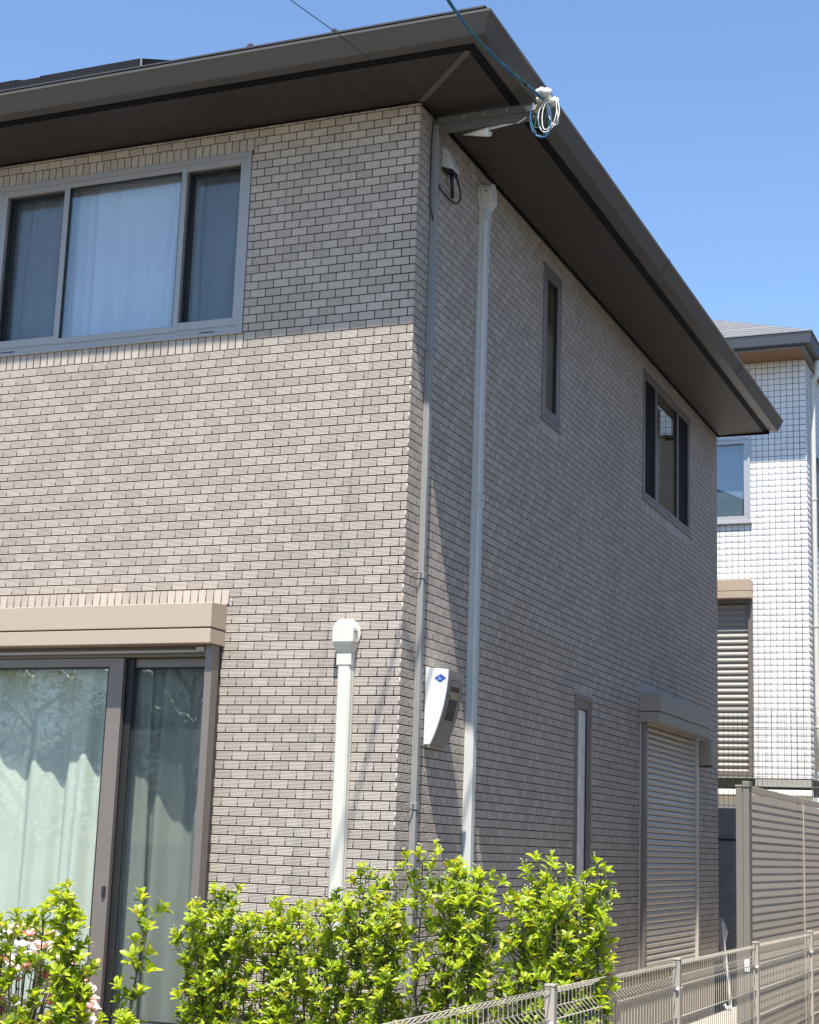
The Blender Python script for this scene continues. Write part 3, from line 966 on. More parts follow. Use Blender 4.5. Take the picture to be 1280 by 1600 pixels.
# service drop cables
def spline(pts, n=14):
    out = []
    P_ = [Vector(p) for p in pts]
    for i in range(len(P_) - 1):
        p0 = P_[max(i - 1, 0)]; p1 = P_[i]; p2 = P_[i + 1]; p3 = P_[min(i + 2, len(P_) - 1)]
        for k in range(n):
            t = k / n
            out.append(.5 * ((2 * p1) + (p2 - p0) * t + (2 * p0 - 5 * p1 + 4 * p2 - p3) * t * t + (3 * p1 - p0 - 3 * p2 + p3) * t ** 3))
    out.append(P_[-1])
    return out
drop = [(.715, .06, -.045), (.645, -.35, -.045), (.567, -.62, .012), (.517, -.9, .086), (.43, -1.4, .24), (-.2, -5, 1.55), (-1.3, -11, 3.9)]
path = spline(drop, 26)
sc = empty('service_cable', WD(.715, .06, -.045), 'thick twisted blue-green service cable slanting down from the sky to the eave corner', 'cable')
for j, (m, ph) in enumerate((('cable_t', 0), ('cable_b', 2.09), ('cable_t', 4.19))):
    pts = []
    acc = 0
    for i, p in enumerate(path):
        t = (path[min(i + 1, len(path) - 1)] - path[max(i - 1, 0)]).normalized()
        if i: acc += (p - path[i - 1]).length
        u = t.cross(Vector((0, 0, 1))).normalized(); w = t.cross(u)
        a = acc * 14 + ph
        pts.append(tuple(p + (u * math.cos(a) + w * math.sin(a)) * .0050))
    MB(WD).tube(pts, .0052, 7).build('strand', m, sc, smooth=True)
MB(WD).tube([tuple(path[14]), tuple(path[15])], .012, 8).build('cable_tie', 'cable_k', sc)
thin = spline([(.012, -.02, .0), (-.015, -.30, -.004), (-.046, -.5, .009), (-.055, -.75, -.012), (-.062, -1.0, -.041), (-.06, -1.5, -.126), (-.055, -2.0, -.205), (-.04, -2.5, -.28), (.0, -4, -.40), (.2, -9, -.3)], 12)
o = MB(WD).tube([tuple(p) for p in thin], .0022, 6).build('telephone_wire', 'cable_k', None, smooth=True)
tag(o, 'thin black wire crossing the soffit to the top of the house corner', 'wire')
# loops hanging under the insulators
def loop(name, c, rx, rz_, m, r_, label, tilt=.0, dy=0., a0=.6, a1=5.7):
    pts = []
    for i in range(26):
        a = math.pi / 2 + a0 + (a1 - a0) * i / 25
        pts.append((c[0] + rx * math.cos(a) + tilt * math.sin(a), c[1] + dy * math.cos(a), c[2] + rz_ * math.sin(a) + .006 * math.sin(3 * a + c[0] * 90)))
    o = MB(WD).tube(pts, r_, 7).build(name, m, None, smooth=True)
    tag(o, label, 'cable', 'cable loops under the insulators')
loop('cable_loop', (.745, .07, -.135), .060, .100, 'cable_w', .0034, 'white cable loop hanging on the right below the insulators', .01)
loop('cable_loop', (.705, .05, -.165), .060, .115, 'cable_b', .0040, 'bright blue cable loop hanging lowest below the insulators', -.01)
loop('cable_loop', (.690, .08, -.150), .050, .105, 'cable_t', .0036, 'dark teal cable loop hanging on the left below the insulators', -.02)
loop('cable_loop', (.755, .05, -.140), .040, .095, 'cable_w', .0032, 'second, narrower white cable loop below the insulators', .012)
loop('cable_loop', (.70, .09, -.125), .030, .075, 'cable_t', .0030, 'thin short teal loop hidden among the other loops under the insulators', .03)
loop('cable_loop', (.765, .08, -.120), .026, .085, 'cable_w', .0030, 'outermost thin white loop at the right under the insulators', -.02)
# entry funnel below the arm
ent = empty('cable_entry', WD(.25, .20, -.11), 'cream cable entry sleeve hanging under the conduit arm', 'cable sleeve')
v, f = lathe(WD(.27, .235, -.105), (1, -.15, -.1), [(.003, -.10), (.026, .055), (.027, .075), (.02, .075)], 12)
MB().add(v, f).build('sleeve', 'offw', ent, smooth=True)
for k in range(3):
    MB(WD).tube(spline([(.33, .225, -.110 + .01 * k), (.42, .21, -.105 + .008 * k), (.52, .19, -.10), (.62, .15, -.07), (.69, .12, -.05)], 6), .0045, 6).build('lead', 'cable_w' if k else 'cable_k', ent, smooth=True)
# black cable strapped beside the conduit
o = MB(WD).tube(spline([(.03, .0, .006), (.045, .06, -.01), (.03, .13, -.025), (.02, .135, -.2), (.02, .14, -.44), (.02, .155, -.56), (.03, .19, -.64)], 8), .0045, 6).build('drop_cable', 'cable_k', None, smooth=True)
tag(o, 'black cable hanging from the soffit and tucked behind the grey conduit', 'cable')

# hooded wall outlet with black cable loop
ho = empty('cable_hood', SW(.42, 0, -.3), 'small grey hood with a black cable loop high beside the conduit', 'cable hood')
MB(SW).prism([(.007, -.10), (.045, -.135), (.085, -.245), (.085, -.262), (.007, -.235)], 0, .325, .43).build('hood', 'pipe_g', ho, bevel=.006)
MB(SW).prism([(.010, -.238), (.080, -.263), (.080, -.275), (.010, -.25)], 0, .333, .422).build('mouth', 'black', ho)
MB(SW).tube([(.385, .05, -.25), (.405, .05, -.33), (.425, .045, -.40)], .012, 8).build('stub_pipe', 'cable_k', ho, smooth=True)
MB(SW).tube([(.40, .055, -.25), (.42, .05, -.33), (.443, .045, -.40)], .009, 8).build('stub_tube', 'pipe_g', ho, smooth=True)
MB(SW).tube(spline([(.40, .06, -.262), (.455, .065, -.29), (.49, .07, -.36), (.45, .065, -.425), (.36, .05, -.43), (.27, .03, -.40), (.225, .02, -.36)], 8), .006, 7).build('loop', 'cable_k', ho, smooth=True)

# electric meter box: deep at the top, front curves back to the wall at the bottom
mt = empty('meter_box', SW(.45, 0, -3.6), 'white electric meter box with grey curved front and blue diamond emblem beside the conduit', 'meter box')
zt, zb = -3.163, -3.582
cur = []
for i in range(15):
    t = i / 14
    cur.append((.046 + .096 * (1 - (1 - t) ** 1.9) ** .95, zb + (zt - .012 - zb) * t))
side = [(.012, zb)] + cur + [(.012, zt)]
sidep = [(d_ - .010 if 0 < i < len(side) - 1 else d_, z) for i, (d_, z) in enumerate(side)]
MB(SW).prism(side, 0, .335, .352).build('side_panel', 'white', mt, bevel=.003)
MB(SW).prism(sidep, 0, .568, .578).build('side_panel', 'mgrey', mt)
MB(SW).box(.343, .557, .0065, .0118, zb - .004, zt + .004).build('back_plate', 'pipe_g', mt, bevel=.001)
# curved grey front
mb = MB(SW)
vs = []; fs = []
for d_, z in cur: vs += [(.3525, d_ - .001, z), (.5800, d_ - .001, z), (.5800, d_ - .009, z), (.3525, d_ - .009, z)]
for i in range(len(cur) - 1):
    for k in range(4):
        fs.append((i * 4 + k, i * 4 + (k + 1) % 4, i * 4 + 4 + (k + 1) % 4, i * 4 + 4 + k))
fs += [(3, 2, 1, 0), tuple(range(len(vs) - 4, len(vs)))]
fr = mb.add(vs, fs).build('front_cover', 'mgrey', mt)
MB(SW).prism([(.012, zt), (.139, zt - .014), (.139, zt - .020), (.012, zt - .010)], 0, .353, .5675).build('top_lid', 'white', mt)
MB(SW).box(.353, .547, .012, .044, zb, zb + .008).build('bottom_plate', 'mgrey', mt)
def on_front(t):
    i = min(int(t * 14), 13); k = t * 14 - i
    return cur[i][0] * (1 - k) + cur[i + 1][0] * k, cur[i][1] * (1 - k) + cur[i + 1][1] * k
def front_patch(u0, u1, t0, t1, off, m, name):
    vs = []; fs = []
    for i in range(6):
        d_, z = on_front(t0 + (t1 - t0) * i / 5)
        vs += [(u0, d_ + off, z), (u1, d_ + off, z), (u1, d_ - .001, z), (u0, d_ - .001, z)]
    for i in range(5):
        for k in range(4):
            fs.append((i * 4 + k, i * 4 + (k + 1) % 4, i * 4 + 4 + (k + 1) % 4, i * 4 + 4 + k))
    fs += [(3, 2, 1, 0), tuple(range(len(vs) - 4, len(vs)))]
    MB(SW).add(vs, fs).build(name, m, fr)
MT['dial'] = mat('meter_dial', (.035, .037, .042), .2, noise=.1)
MT['dialy'] = mat('meter_label', (.30, .25, .14), .4, noise=.15, nscale=60)
front_patch(.405, .525, .34, .88, .0006, 'dial', 'dial_window')
front_patch(.412, .518, .62, .72, .0012, 'dialy', 'dial_label')
front_patch(.412, .518, .79, .87, .0012, 'mgrey', 'dial_plate')
MB(SW).prism([(.064, -3.222), (.098, -3.199), (.132, -3.222), (.098, -3.245)], 0, .3330, .3349).build('emblem', 'blue', mt)
MT['pale'] = mat('emblem_print', (.45, .55, .70), .4)
mb = MB(SW); mb.box(.3322, .3331, .082, .106, -3.2285, -3.2245); mb.box(.3322, .3331, .0905, .0975, -3.2165, -3.2125)
mb.build('emblem_print', 'pale', mt)
MB(SW).tube([(.36, .03, zb - .002), (.36, .03, zb - .012)], .007, 8).build('bottom_screw', 'offw', mt)

# vent hood beside the side shutter
vh = empty('vent_hood', SW(7.06, 0, -3.33), 'small box-shaped vent hood between shutter and far corner of the side wall', 'vent hood')
MB(SW).prism([(.0065, -3.085), (.150, -3.095), (.155, -3.31), (.0065, -3.32)], 0, 6.90, 7.07).build('hood', 'taupe', vh, bevel=.005)
MB(SW).box(6.895, 7.075, .0063, .012, -3.34, -3.065).build('wall_plate', 'champ_d', vh)
MB(SW).box(6.915, 7.055, .02, .13, -3.327, -3.316).build('grille', 'black', vh)

# ------------------------------------------------------------------ neighbour house
nb = empty('neighbour_house', (0, 12, 2.2), 'white-tiled neighbouring house with dark gutter and wooden soffit behind the far corner', 'house')
NX, NY = .295, 11.6
nzf, nzt = -3.2, 1.90
def NF(u, d, z): return (NX - u, NY - d, z + Z0)
def NS(u, d, z): return (NX + d, NY + u, z + Z0)
nop = [(.69, 2.3, -.10, .94), (.665, 2.3, -3.17, -.86)]
mb = MB(NF); wall_boxes(mb, 5.5, nop, -.2, 0, nzf, nzt); nwf = mb.build('front_wall', 'ngrout', nb)
nsop = [(.78, 1.9, -.28, .82)]
mb = MB(NS); wall_boxes(mb, 6.0, nsop, -.199, 0, nzf, nzt); nws = mb.build('side_wall', 'ngrout', nb)
MB(WD).box(NX - 5.5, NX - .21, NY + 5.8, NY + 6, nzf, nzt).build('back_wall', 'stucco', nb)
def ntiles(T, ulen, ops, wobj, flip, p=.0755, umax=3.):
    V = []; Fq = []; nv = 0
    rows = int((nzt - nzf) / p) + 1
    for j in range(rows):
        z1 = nzt - j * p - .0034; z0 = max(nzt - (j + 1) * p + .0034, nzf)
        zc = (z0 + z1) / 2
        for i in range(int(umax / p)):
            u0 = i * p + .0034 - (.0 if i else .008); u1 = (i + 1) * p - .0034
            segs = [(u0, u1)]
            for o in ops:
                if o[2] < zc < o[3]:
                    segs = [s for a, b in segs for s in ((a, min(b, o[0])), (max(a, o[1]), b)) if s[1] - s[0] > .006]
            for a, b in segs:
                e = .001; t = random.uniform(.0006, .0009)
                v = [(a, 0, z0), (b, 0, z0), (b, 0, z1), (a, 0, z1), (a + e, t, z0 + e), (b - e, t + random.uniform(-.0002, .0002), z0 + e), (b - e, t, z1 - e), (a + e, t + random.uniform(-.0002, .0002), z1 - e)]
                f = [(4, 7, 6, 5), (0, 4, 5, 1), (1, 5, 6, 2), (2, 6, 7, 3), (3, 7, 4, 0)]
                V += [T(*q) for q in v]
                Fq += [tuple(k + nv for k in (q if not flip else reversed(q))) for q in f]; nv += 8
    me = raw_mesh('tile_field', np.array(V), [k for q in Fq for k in q], 4, 'ntile')
    tag(link('tile_field', me, wobj), kind='stuff')
ntiles(NF, 5.5, nop, nwf, True)
ntiles(NS, 6.0, nsop, nws, False, umax=3.5)
# upper window of the neighbour
MT['nblind'] = mat('neighbour_blind', (.16, .22, .26), .7)
nw = frame_bars(MB(NF), .675, 2.32, -.115, .955, .032, -.08, .026).build('window', 'nframe', nb, bevel=.002)
frame_bars(MB(NF), .705, 2.29, -.085, .925, .05, -.05, .012).build('sash', 'nframe', nw, bevel=.002)
MB(NF).box(.755, 2.24, -.03, -.024, -.035, .875).build('pane', 'glass_up', nw)
MB(NF).box(.66, 2.33, .008, .045, -.135, -.112).build('sill', 'nframe', nw, bevel=.002)
o = MB(NF).box(.7, 2.25, -.15, -.146, -.06, .90).build('blind', 'nblind'); tag(o, 'blue-grey blind behind the upper window of the white neighbouring house', 'blind')
nsw = frame_bars(MB(NS), .77, 1.91, -.29, .83, .034, -.08, .026).build('window', 'ngutter', nb, bevel=.002)
MB(NS).box(.80, 1.88, -.03, -.024, -.26, .80).build('pane', 'glass_up', nsw)
MB(NS).box(.80, 1.88, -.021, -.005, .36, .385).build('glazing_bar', 'nframe', nsw)
# neighbour shutter
ns_ = frame_bars(MB(NF), .655, 2.3, -3.175, -1.06, .055, -.06, .055).build('shutter_opening', 'alu_br', nb, bevel=.003)
z1 = -.848
b_ = MB(NF).box(.650, 2.3, .010, .17, z1 - .135, z1).build('shutter_box', 'champ', ns_, bevel=.004)
MB(NF).box(.652, 2.3, .010, .167, z1 - .222, z1 - .140).build('box_skirt', 'champ', b_, bevel=.004)
nh = .0735
MT['nslat'] = mat('neighbour_slat', (.29, .275, .25), .45, noise=.03)
sm = MB(lambda u, d, z: (-u, -d, z)).prism([(.0, 0), (.012, .004), (.020, .018), (.020, .034), (.010, .048), (.004, .056), (.004, nh - .002), (0, nh - .002)], 0, .71, 2.29).mesh('slat', 'nslat')
for i in range(28):
    link('slat', sm, ns_, (NX, NY + .02, Z0 - 3.155 + i * nh))
# base courses under the neighbour's ground floor
MB(NF).box(.0, 5.5, -.30, -.06, -3.33, -3.205).build('recess_board', 'dgreen', nb)
MB(NF).box(-.01, .64, .0, .05, -3.30, -3.215).build('base_ledge', 'nslat', nb, bevel=.004)
MB(NF).box(-.02, 5.5, -.05, .10, -3.40, -3.335).build('plinth', 'nbase', nb, bevel=.006)
MB(NF).box(-.02, 5.5, -.32, -.04, -4.4, -3.41).build('plinth', 'nbase', nb)
# neighbour eaves
ex, ey = .17, .60
def nsweep(profile, name, m, parent):
    n = len(profile); mb = MB(WD)
    vs = [(NX - 5.9, NY - ey + o, z) for o, z in profile] + [(NX + ex - o, NY - ey + o, z) for o, z in profile] + [(NX + ex - o, NY + 6.4, z) for o, z in profile]
    fs = []
    for s in (0, 1):
        for i in range(n): fs.append((s * n + i, s * n + (i + 1) % n, (s + 1) * n + (i + 1) % n, (s + 1) * n + i))
    fs += [tuple(range(n)), tuple(range(3 * n - 1, 2 * n - 1, -1))]
    return mb.add(vs, fs).build(name, m, parent)
ng = nsweep([(0, 2.035), (.012, 1.925), (.05, 1.915), (.09, 1.915), (.09, 2.035)], 'gutter', 'ngutter', nb)
nsweep([(.091, 1.885), (.091, 1.914), (.105, 1.914), (.105, 1.885)], 'gutter_trim', 'ngutter2', ng)
MB(WD).add([(NX - 5.9, NY + .0, 1.90), (NX + .0, NY + .0, 1.90), (NX + ex - .106, NY - ey + .106, 1.892), (NX - 5.9, NY - ey + .106, 1.892), (NX - 5.9, NY, 1.93), (NX, NY, 1.93), (NX + ex - .106, NY - ey + .106, 1.913), (NX - 5.9, NY - ey + .106, 1.913)],
           [(0, 1, 2, 3), (7, 6, 5, 4), (0, 4, 5, 1), (1, 5, 6, 2), (2, 6, 7, 3), (3, 7, 4, 0)]).build('soffit', 'nsoffit', nb)
MB(WD).box(NX + .011, NX + ex - .106, NY - ey + .11, NY + 6.3, 1.893, 1.912).build('soffit', 'ngutter2', nb)
NSL = .50
nr = MB(WD)
top = [(NX - 6, NY - ey + .0, 2.05), (NX + ex - .0, NY - ey + .0, 2.05), (NX + ex, NY + 6.5, 2.05), (NX + ex - 3, NY - ey + 3, 2.05 + 3 * NSL), (NX - 6, NY - ey + 3, 2.05 + 3 * NSL), (NX + ex - 3, NY + 3.5, 2.05 + 3 * NSL), (NX - 6, NY + 6.5, 2.05)]
nr.add(top + [(x, y, 2.037) for x, y, z in top], [(0, 1, 3, 4), (1, 2, 5, 3), (2, 6, 4, 5), (3, 5, 4), (7, 11, 10, 8), (7, 8, 1, 0), (8, 9, 2, 1), (9, 13, 6, 2), (13, 7, 0, 6)])
nro = nr.build('roof', 'nroof', nb)
for i in range(16):
    a = i * .15; b2 = a + .165
    za = 2.05 + a * NSL; zb_ = 2.05 + b2 * NSL
    prf = [(a - .012, za + .008), (a - .012, za + .024), (b2, zb_ + .010), (b2, zb_ + .002)]
    nsweep(prf, 'shingle_course', 'nroof', nro)
# neighbour downpipe
dp = MB(WD).tube(spline([(NX + ex - .05, NY + .15, 1.91), (NX + ex - .05, NY + .15, 1.82), (NX + .11, NY + .15, 1.70), (NX + .065, NY + .15, 1.60), (NX + .065, NY + .15, 1.3), (NX + .065, NY + .15, -3.1)], 5), .030, 12).build('downpipe', 'pipe', None, smooth=True)
tag(dp, 'ivory downpipe bent under the gutter of the white neighbouring house', 'downpipe')
for z in (.15, -1.4, -2.6):
    MB(WD).tube([(NX + .065, NY + .15, z), (NX + .065, NY + .15, z + .03)], .036, 12).build('pipe_band', 'pipe', dp)

# retaining wall with wire mesh on top
rw = MB(WD).box(-6, 3.2, 9.0, 9.2, -5.9, -3.63).build('retaining_wall', 'retain', None, bevel=.01)
tag(rw, 'dark grey concrete retaining wall seen in the gap behind the far corner', 'retaining wall')
for x in (-.6, .28, 1.2):
    MB(WD).box(x, x + .05, 8.985, 8.999, -5.6, -3.66).build('wall_rib', 'retain', rw)
MB(WD).box(-6, 3.2, 8.99, 8.9985, -3.96, -3.94).build('wall_seam', 'black', rw)
tg = MB(WD).box(-6, 3.2, 9.21, 30, -5.9, -3.75).build('terrace_ground', 'soil'); tag(tg, kind='structure')
nm = empty('wire_mesh_fence', WD(-1, 9.1, -3.63), 'thin green-grey wire mesh fence on top of the dark retaining wall', 'fence')
for x in (-2.4, -.4, 1.6):
    MB(WD).box(x - .02, x + .02, 9.08, 9.12, -3.629, -2.60).build('post', 'mesh_g', nm)
wv = MB().tube([(0, 0, 0), (0, 0, 1.0)], .0022, 5).mesh('wire', 'mesh_g')
for i in range(56):
    link('wire', wv, nm, Vector(WD(-1.0 + i * .05, 9.1, -3.625)) - Vector(nm.location))
wh = MB().tube([(-2.4, 0, 0), (1.9, 0, 0)], .0025, 5).mesh('wire', 'mesh_g')
for i in range(11):
    link('wire', wh, nm, Vector(WD(0, 9.095, -3.60 + i * .1)) - Vector(nm.location))

# ------------------------------------------------------------------ louvre fence
lv = empty('louvre_fence', WD(1.25, 3.0, -5.6), 'taupe louvred privacy fence behind the wire fence at the right', 'fence')
LX = 1.25
lpost = MB(WD).box(LX - .078, LX - .032, 2.955, 3.02, -5.6, -3.665).build('post', 'louvre_post', lv, bevel=.003)
MB(WD).box(LX - .030, LX + .012, 2.945, 3.035, -5.6, -3.672).build('post', 'louvre_post', lv, bevel=.003)
MB(WD).box(LX - .034, LX + .016, 2.94, 3.04, -3.671, -3.630).build('post_cap', 'louvre_post', lv, bevel=.004)
MB(WD).box(LX - .082, LX - .035, 2.95, 3.025, -3.664, -3.656).build('post_cap', 'fence', lv, bevel=.002)
lsp = .0515
for pn, (y0, y1) in enumerate(((3.04, 5.085), (5.10, 7.145), (7.16, 9.2))):
    pl = MB(WD).box(LX - .03, LX + .004, y0, y1, -3.70, -3.655).build('top_rail', 'louvre', lv, bevel=.003)
    me = MB(lambda a, b, c: (a, b, c)).prism([(-.012, .052), (-.008, .055), (.010, .006), (.006, .0), (.000, .0), (.001, .004), (-.014, .046)], 1, y0, y1).mesh('slat', 'louvre') if False else None
    poly = [(.006, .0490), (.0085, .0492), (.012, .003), (.011, .0), (.006, .0), (.003, .006)]
    mbb = MB()
    n = len(poly)
    vs = [(x, y0 + .002, z) for x, z in poly] + [(x, y1 - .002, z) for x, z in poly]
    mbb.add(vs, [tuple(range(n - 1, -1, -1)), tuple(range(n, 2 * n))] + [(i, (i + 1) % n, n + (i + 1) % n, n + i) for i in range(n)])
    me = mbb.mesh('slat', 'louvre')
    for i in range(35):
        o = link('slat', me, pl, Vector((LX - .002, 0, Z0 - 3.76 - i * lsp)) - Vector(lv.location) - Vector(pl.location))
    MB(WD).box(LX - .045, LX - .020, y1 + .003, y1 + .012, -5.55, -3.68).build('panel_joint', 'louvre_post', lv)
    MB(WD).box(LX + .010, LX + .016, y1 + .0005, y1 + .014, -5.55, -3.70).build('joint_cover', 'louvre', lv)
    for i in range(9):
        MB(WD).box(LX + .016, LX + .020, y1 + .003, y1 + .011, -4.68 - i * .105, -4.672 - i * .105).build('rivet', 'black', lv)
tg_ = MB(WD).box(LX - .026, LX + .008, 2.940, 2.9435, -4.84, -4.76).build('notice_tag', 'offw'); tag(tg_, 'small blank white tag fixed to the post of the louvred fence', 'tag')

# ------------------------------------------------------------------ mesh fence along the side
fe = empty('mesh_fence', WD(1.49, 0, -5.6), 'beige welded wire mesh fence with folded top crossing the lower right', 'fence')
FX = 1.49; FT = -4.612
posts = [-3.97 + i * 1.9575 for i in range(7)]
posts = [-1.965 - 1.9575, -1.965, -.0075, 1.945, 3.905, 5.865, 7.82]
for y in posts:
    po = MB(WD).box(FX - .018, FX + .018, y - .019, y + .019, -5.6, FT + .0).build('post', 'fence', fe, bevel=.003)
    MB(WD).box(FX - .0205, FX + .0205, y - .0215, y + .0215, FT + .0005, FT + .010).build('post_cap', 'fence', po, bevel=.002)
    for s in (-1, 1):
        MB(WD).tube([(FX + .004, y + s * .020, FT - .130), (FX + .012, y + s * .034, FT - .128)], .008, 8).build('clip_bolt', 'offw', po)
prf = [(0.0, 0), (-.035, -.028), (-.035, -.078), (0, -.112), (0, -.985)]
vw = MB().tube([(a, 0, b) for a, b in prf], .0023, 5).mesh('wire', 'fence', smooth=True)
hz = [(0.004, 0), (-.0385, -.028), (-.0385, -.078), (.004, -.112)] + [(.004, -.112 - .145 * k) for k in range(1, 7)]
for a, b in zip(posts[:-1], posts[1:]):
    pn = None
    for i, (dx, dz) in enumerate(hz):
        mb = MB(WD).tube([(FX + dx, a + .021, FT - .006 + dz), (FX + dx, b - .021, FT - .006 + dz)], .0024 if i < 4 else .0028, 6)
        o = mb.build('rail_wire', 'fence', fe, smooth=True)
        if i == 0: pn = o
    nW = 39
    for k in range(nW):
        y = a + .03 + (b - a - .06) * k / (nW - 1)
        link('wire', vw, pn, Vector((FX, y, Z0 + FT - .006)) - Vector(fe.location) - Vector(pn.location))

# ------------------------------------------------------------------ grey cover on a leaning pole near the far corner
cv = empty('draped_cover', WD(.03, 8.2, -5.6), 'pale grey vinyl cover draped over a slim pole behind the far house corner', 'cover')
pts = [(-.06, -4.70), (-.03, -4.705), (.0, -4.76), (.02, -4.84), (.0, -4.93), (.0, -5.02), (.03, -5.2), (.05, -5.4), (.055, -5.57), (.03, -5.57), (.02, -5.4), (.0, -5.2), (-.04, -5.03), (-.06, -4.9)]
MB(WD).prism(pts, 1, 8.17, 8.23).build('cover', 'cover', cv, bevel=.012, seg=3)
MB(WD).tube([(-.02, 8.15, -4.74), (.07, 8.15, -5.6)], .008, 8).build('pole', 'offw', cv)
MB(WD).tube(spline([(-.0, 8.14, -5.50), (.03, 8.13, -5.53), (.06, 8.14, -5.52), (.09, 8.15, -5.56)], 5), .016, 8).build('strap', 'offw', cv, smooth=True)

# ------------------------------------------------------------------ off-frame houses across the side road, added to block sky light and darken reflections
def light_block_house(x0, x1, y0, y1, h, label):
    t = empty('house', (x0, y0, 0), label, 'house', 'added houses blocking sky light across the side road')
    ops = [(1.2, 2.8, .9, 2.9), (4.2, 6.0, .9, 2.9), (1.4, 2.6, 3.9, 5.0), (4.6, 6.2, 3.9, 5.0)]
    T = lambda u, d, z: (x0 - d, y0 + u, z)
    mb = MB(T); wall_boxes(mb, y1 - y0, ops, -.2, 0, 0, h)
    mb.build('wall', 'stucco2', t)
    MB().box(x0 + .21, x1, y0, y0 + .2, 0, h).box(x0 + .21, x1, y1 - .2, y1, 0, h).box(x1 - .2, x1, y0 + .21, y1 - .21, 0, h).build('wall', 'stucco2', t)
    for a, b, z0, z1 in ops:
        w = frame_bars(MB(T), a + .002, b - .002, z0 + .002, z1 - .002, .05, -.1, .03).build('window', 'alu_br', t)
        MB(T).box(a + .05, b - .05, -.05, -.04, z0 + .05, z1 - .05).build('pane', 'screen', w)
    e = .6; zr_ = h + (x1 - x0) * .5 * .45
    xm = (x0 + x1) / 2
    MB().prism([(x0 - e, h - .15), (x1 + e, h - .15), (x1 + e, h), (xm, zr_ + .1), (x0 - e, h)], 1, y0 - .5, y1 + .5).build('roof', 'roof', t)
MT['stucco2'] = mat('stucco_brown', (.20, .165, .13), .9, noise=.08, nscale=8, bump=.5, bscale=150)
light_block_house(7.2, 14, -1.5, 7.5, 5.7, 'added off-frame brown house blocking sky light across the side road, nearest the camera')
light_block_house(7.6, 14.5, 10, 19, 5.7, 'added off-frame brown house blocking sky light across the side road, second along')
light_block_house(7.4, 16.5, 22.5, 46, 13.5, 'added off-frame tall brown block darkening pane reflections across the side road, farthest along')  # block made tall enough to hide the sky from the side panes

# ------------------------------------------------------------------ foliage
def leaf_template(wd=.46, fold=.16, curl=.10):
    """obovate leaf along +Y, unit length, folded on the midrib and curling at the tip"""
    st = [(0, 0.02), (.28, .24), (.55, .43), (.80, .44), (.95, .22), (1.0, .0)]
    v = []; f = []
    for i, (y, w) in enumerate(st):
        z = -curl * (y ** 2) + .06 * math.sin(y * 3.1)
        w *= wd / .46
        if w == 0: v.append((0, y, z)); continue
        v += [(-w / 1.0 * .5, y, z + fold * w * .5), (0, y, z), (w * .5, y, z + fold * w * .5)]
    for i in range(len(st) - 2):
        a = i * 3
        f += [(a, a + 1, a + 4, a + 3), (a + 1, a + 2, a + 5, a + 4)]
    a = (len(st) - 2) * 3; t = len(v) - 1
    f += [(a, a + 1, t), (a + 1, a + 2, t)]
    return v, f

LT = [leaf_template(.43, .5, .10), leaf_template(.37, .8, .22), leaf_template(.48, .25, -.06)]
def leaf_mesh(i, m):
    me = bpy.data.meshes.new('leaf')
    me.from_pydata(LT[i][0], [], LT[i][1])
    me.materials.append(MT[m])
    for p in me.polygons: p.use_smooth = True
    return me
LMESH = {(i, m): leaf_mesh(i, m) for i in range(3) for m in ('leaf_new', 'leaf_old', 'leaf_yel', 'petal_w', 'petal_p')}

def orient(pos, dirv, nrm, s, sw=1.0):
    y = dirv.normalized()
    x = y.cross(nrm)
    if x.length < 1e-4: x = y.orthogonal()
    x.normalize(); z = x.cross(y)
    return Matrix(((x.x * s * sw, y.x * s, z.x * s, pos.x), (x.y * s * sw, y.y * s, z.y * s, pos.y), (x.z * s * sw, y.z * s, z.z * s, pos.z), (0, 0, 0, 1)))

def emit_leaves(root, leaves, limit, name='leaf'):
    """the leaves that show largest become parts, the rest one joined foliage part"""
    camp = Vector((3.3783, -7.9015, 1.4758))
    base = Vector(root.location)
    def score(l):
        p = l[0].translation
        z = Vector(l[0].col[2][:3])
        v = (base + p - camp)
        return abs(z.dot(v.normalized())) * l[0].col[1][:3].__len__() * Vector(l[0].col[1][:3]).length / .05 - (base + p).y * 2.2 + p.z * .5
    order = sorted(range(len(leaves)), key=lambda i: -score(leaves[i]))
    rest = {}
    for rank, i in enumerate(order):
        mtx, ti, m = leaves[i]
        if rank < limit:
            o = link(name, LMESH[(ti, m)], root)
            o.matrix_basis = mtx
        else:
            rest.setdefault(m, []).append((mtx, ti))
    for m, ls in rest.items():
        V = []; F = []
        for mtx, ti in ls:
            n = len(V)
            V += [tuple(mtx @ Vector(q)) for q in LT[ti][0]]
            F += [tuple(k + n for k in q) for q in LT[ti][1]]
        me = bpy.data.meshes.new('foliage'); me.from_pydata(V, [], F)
        me.materials.append(MT[m])
        for p in me.polygons: p.use_smooth = True
        tag(link('foliage', me, root), kind='stuff')

def rdir(rnd, az, el):
    return Vector((math.cos(az) * math.cos(el), math.sin(az) * math.cos(el), math.sin(el)))

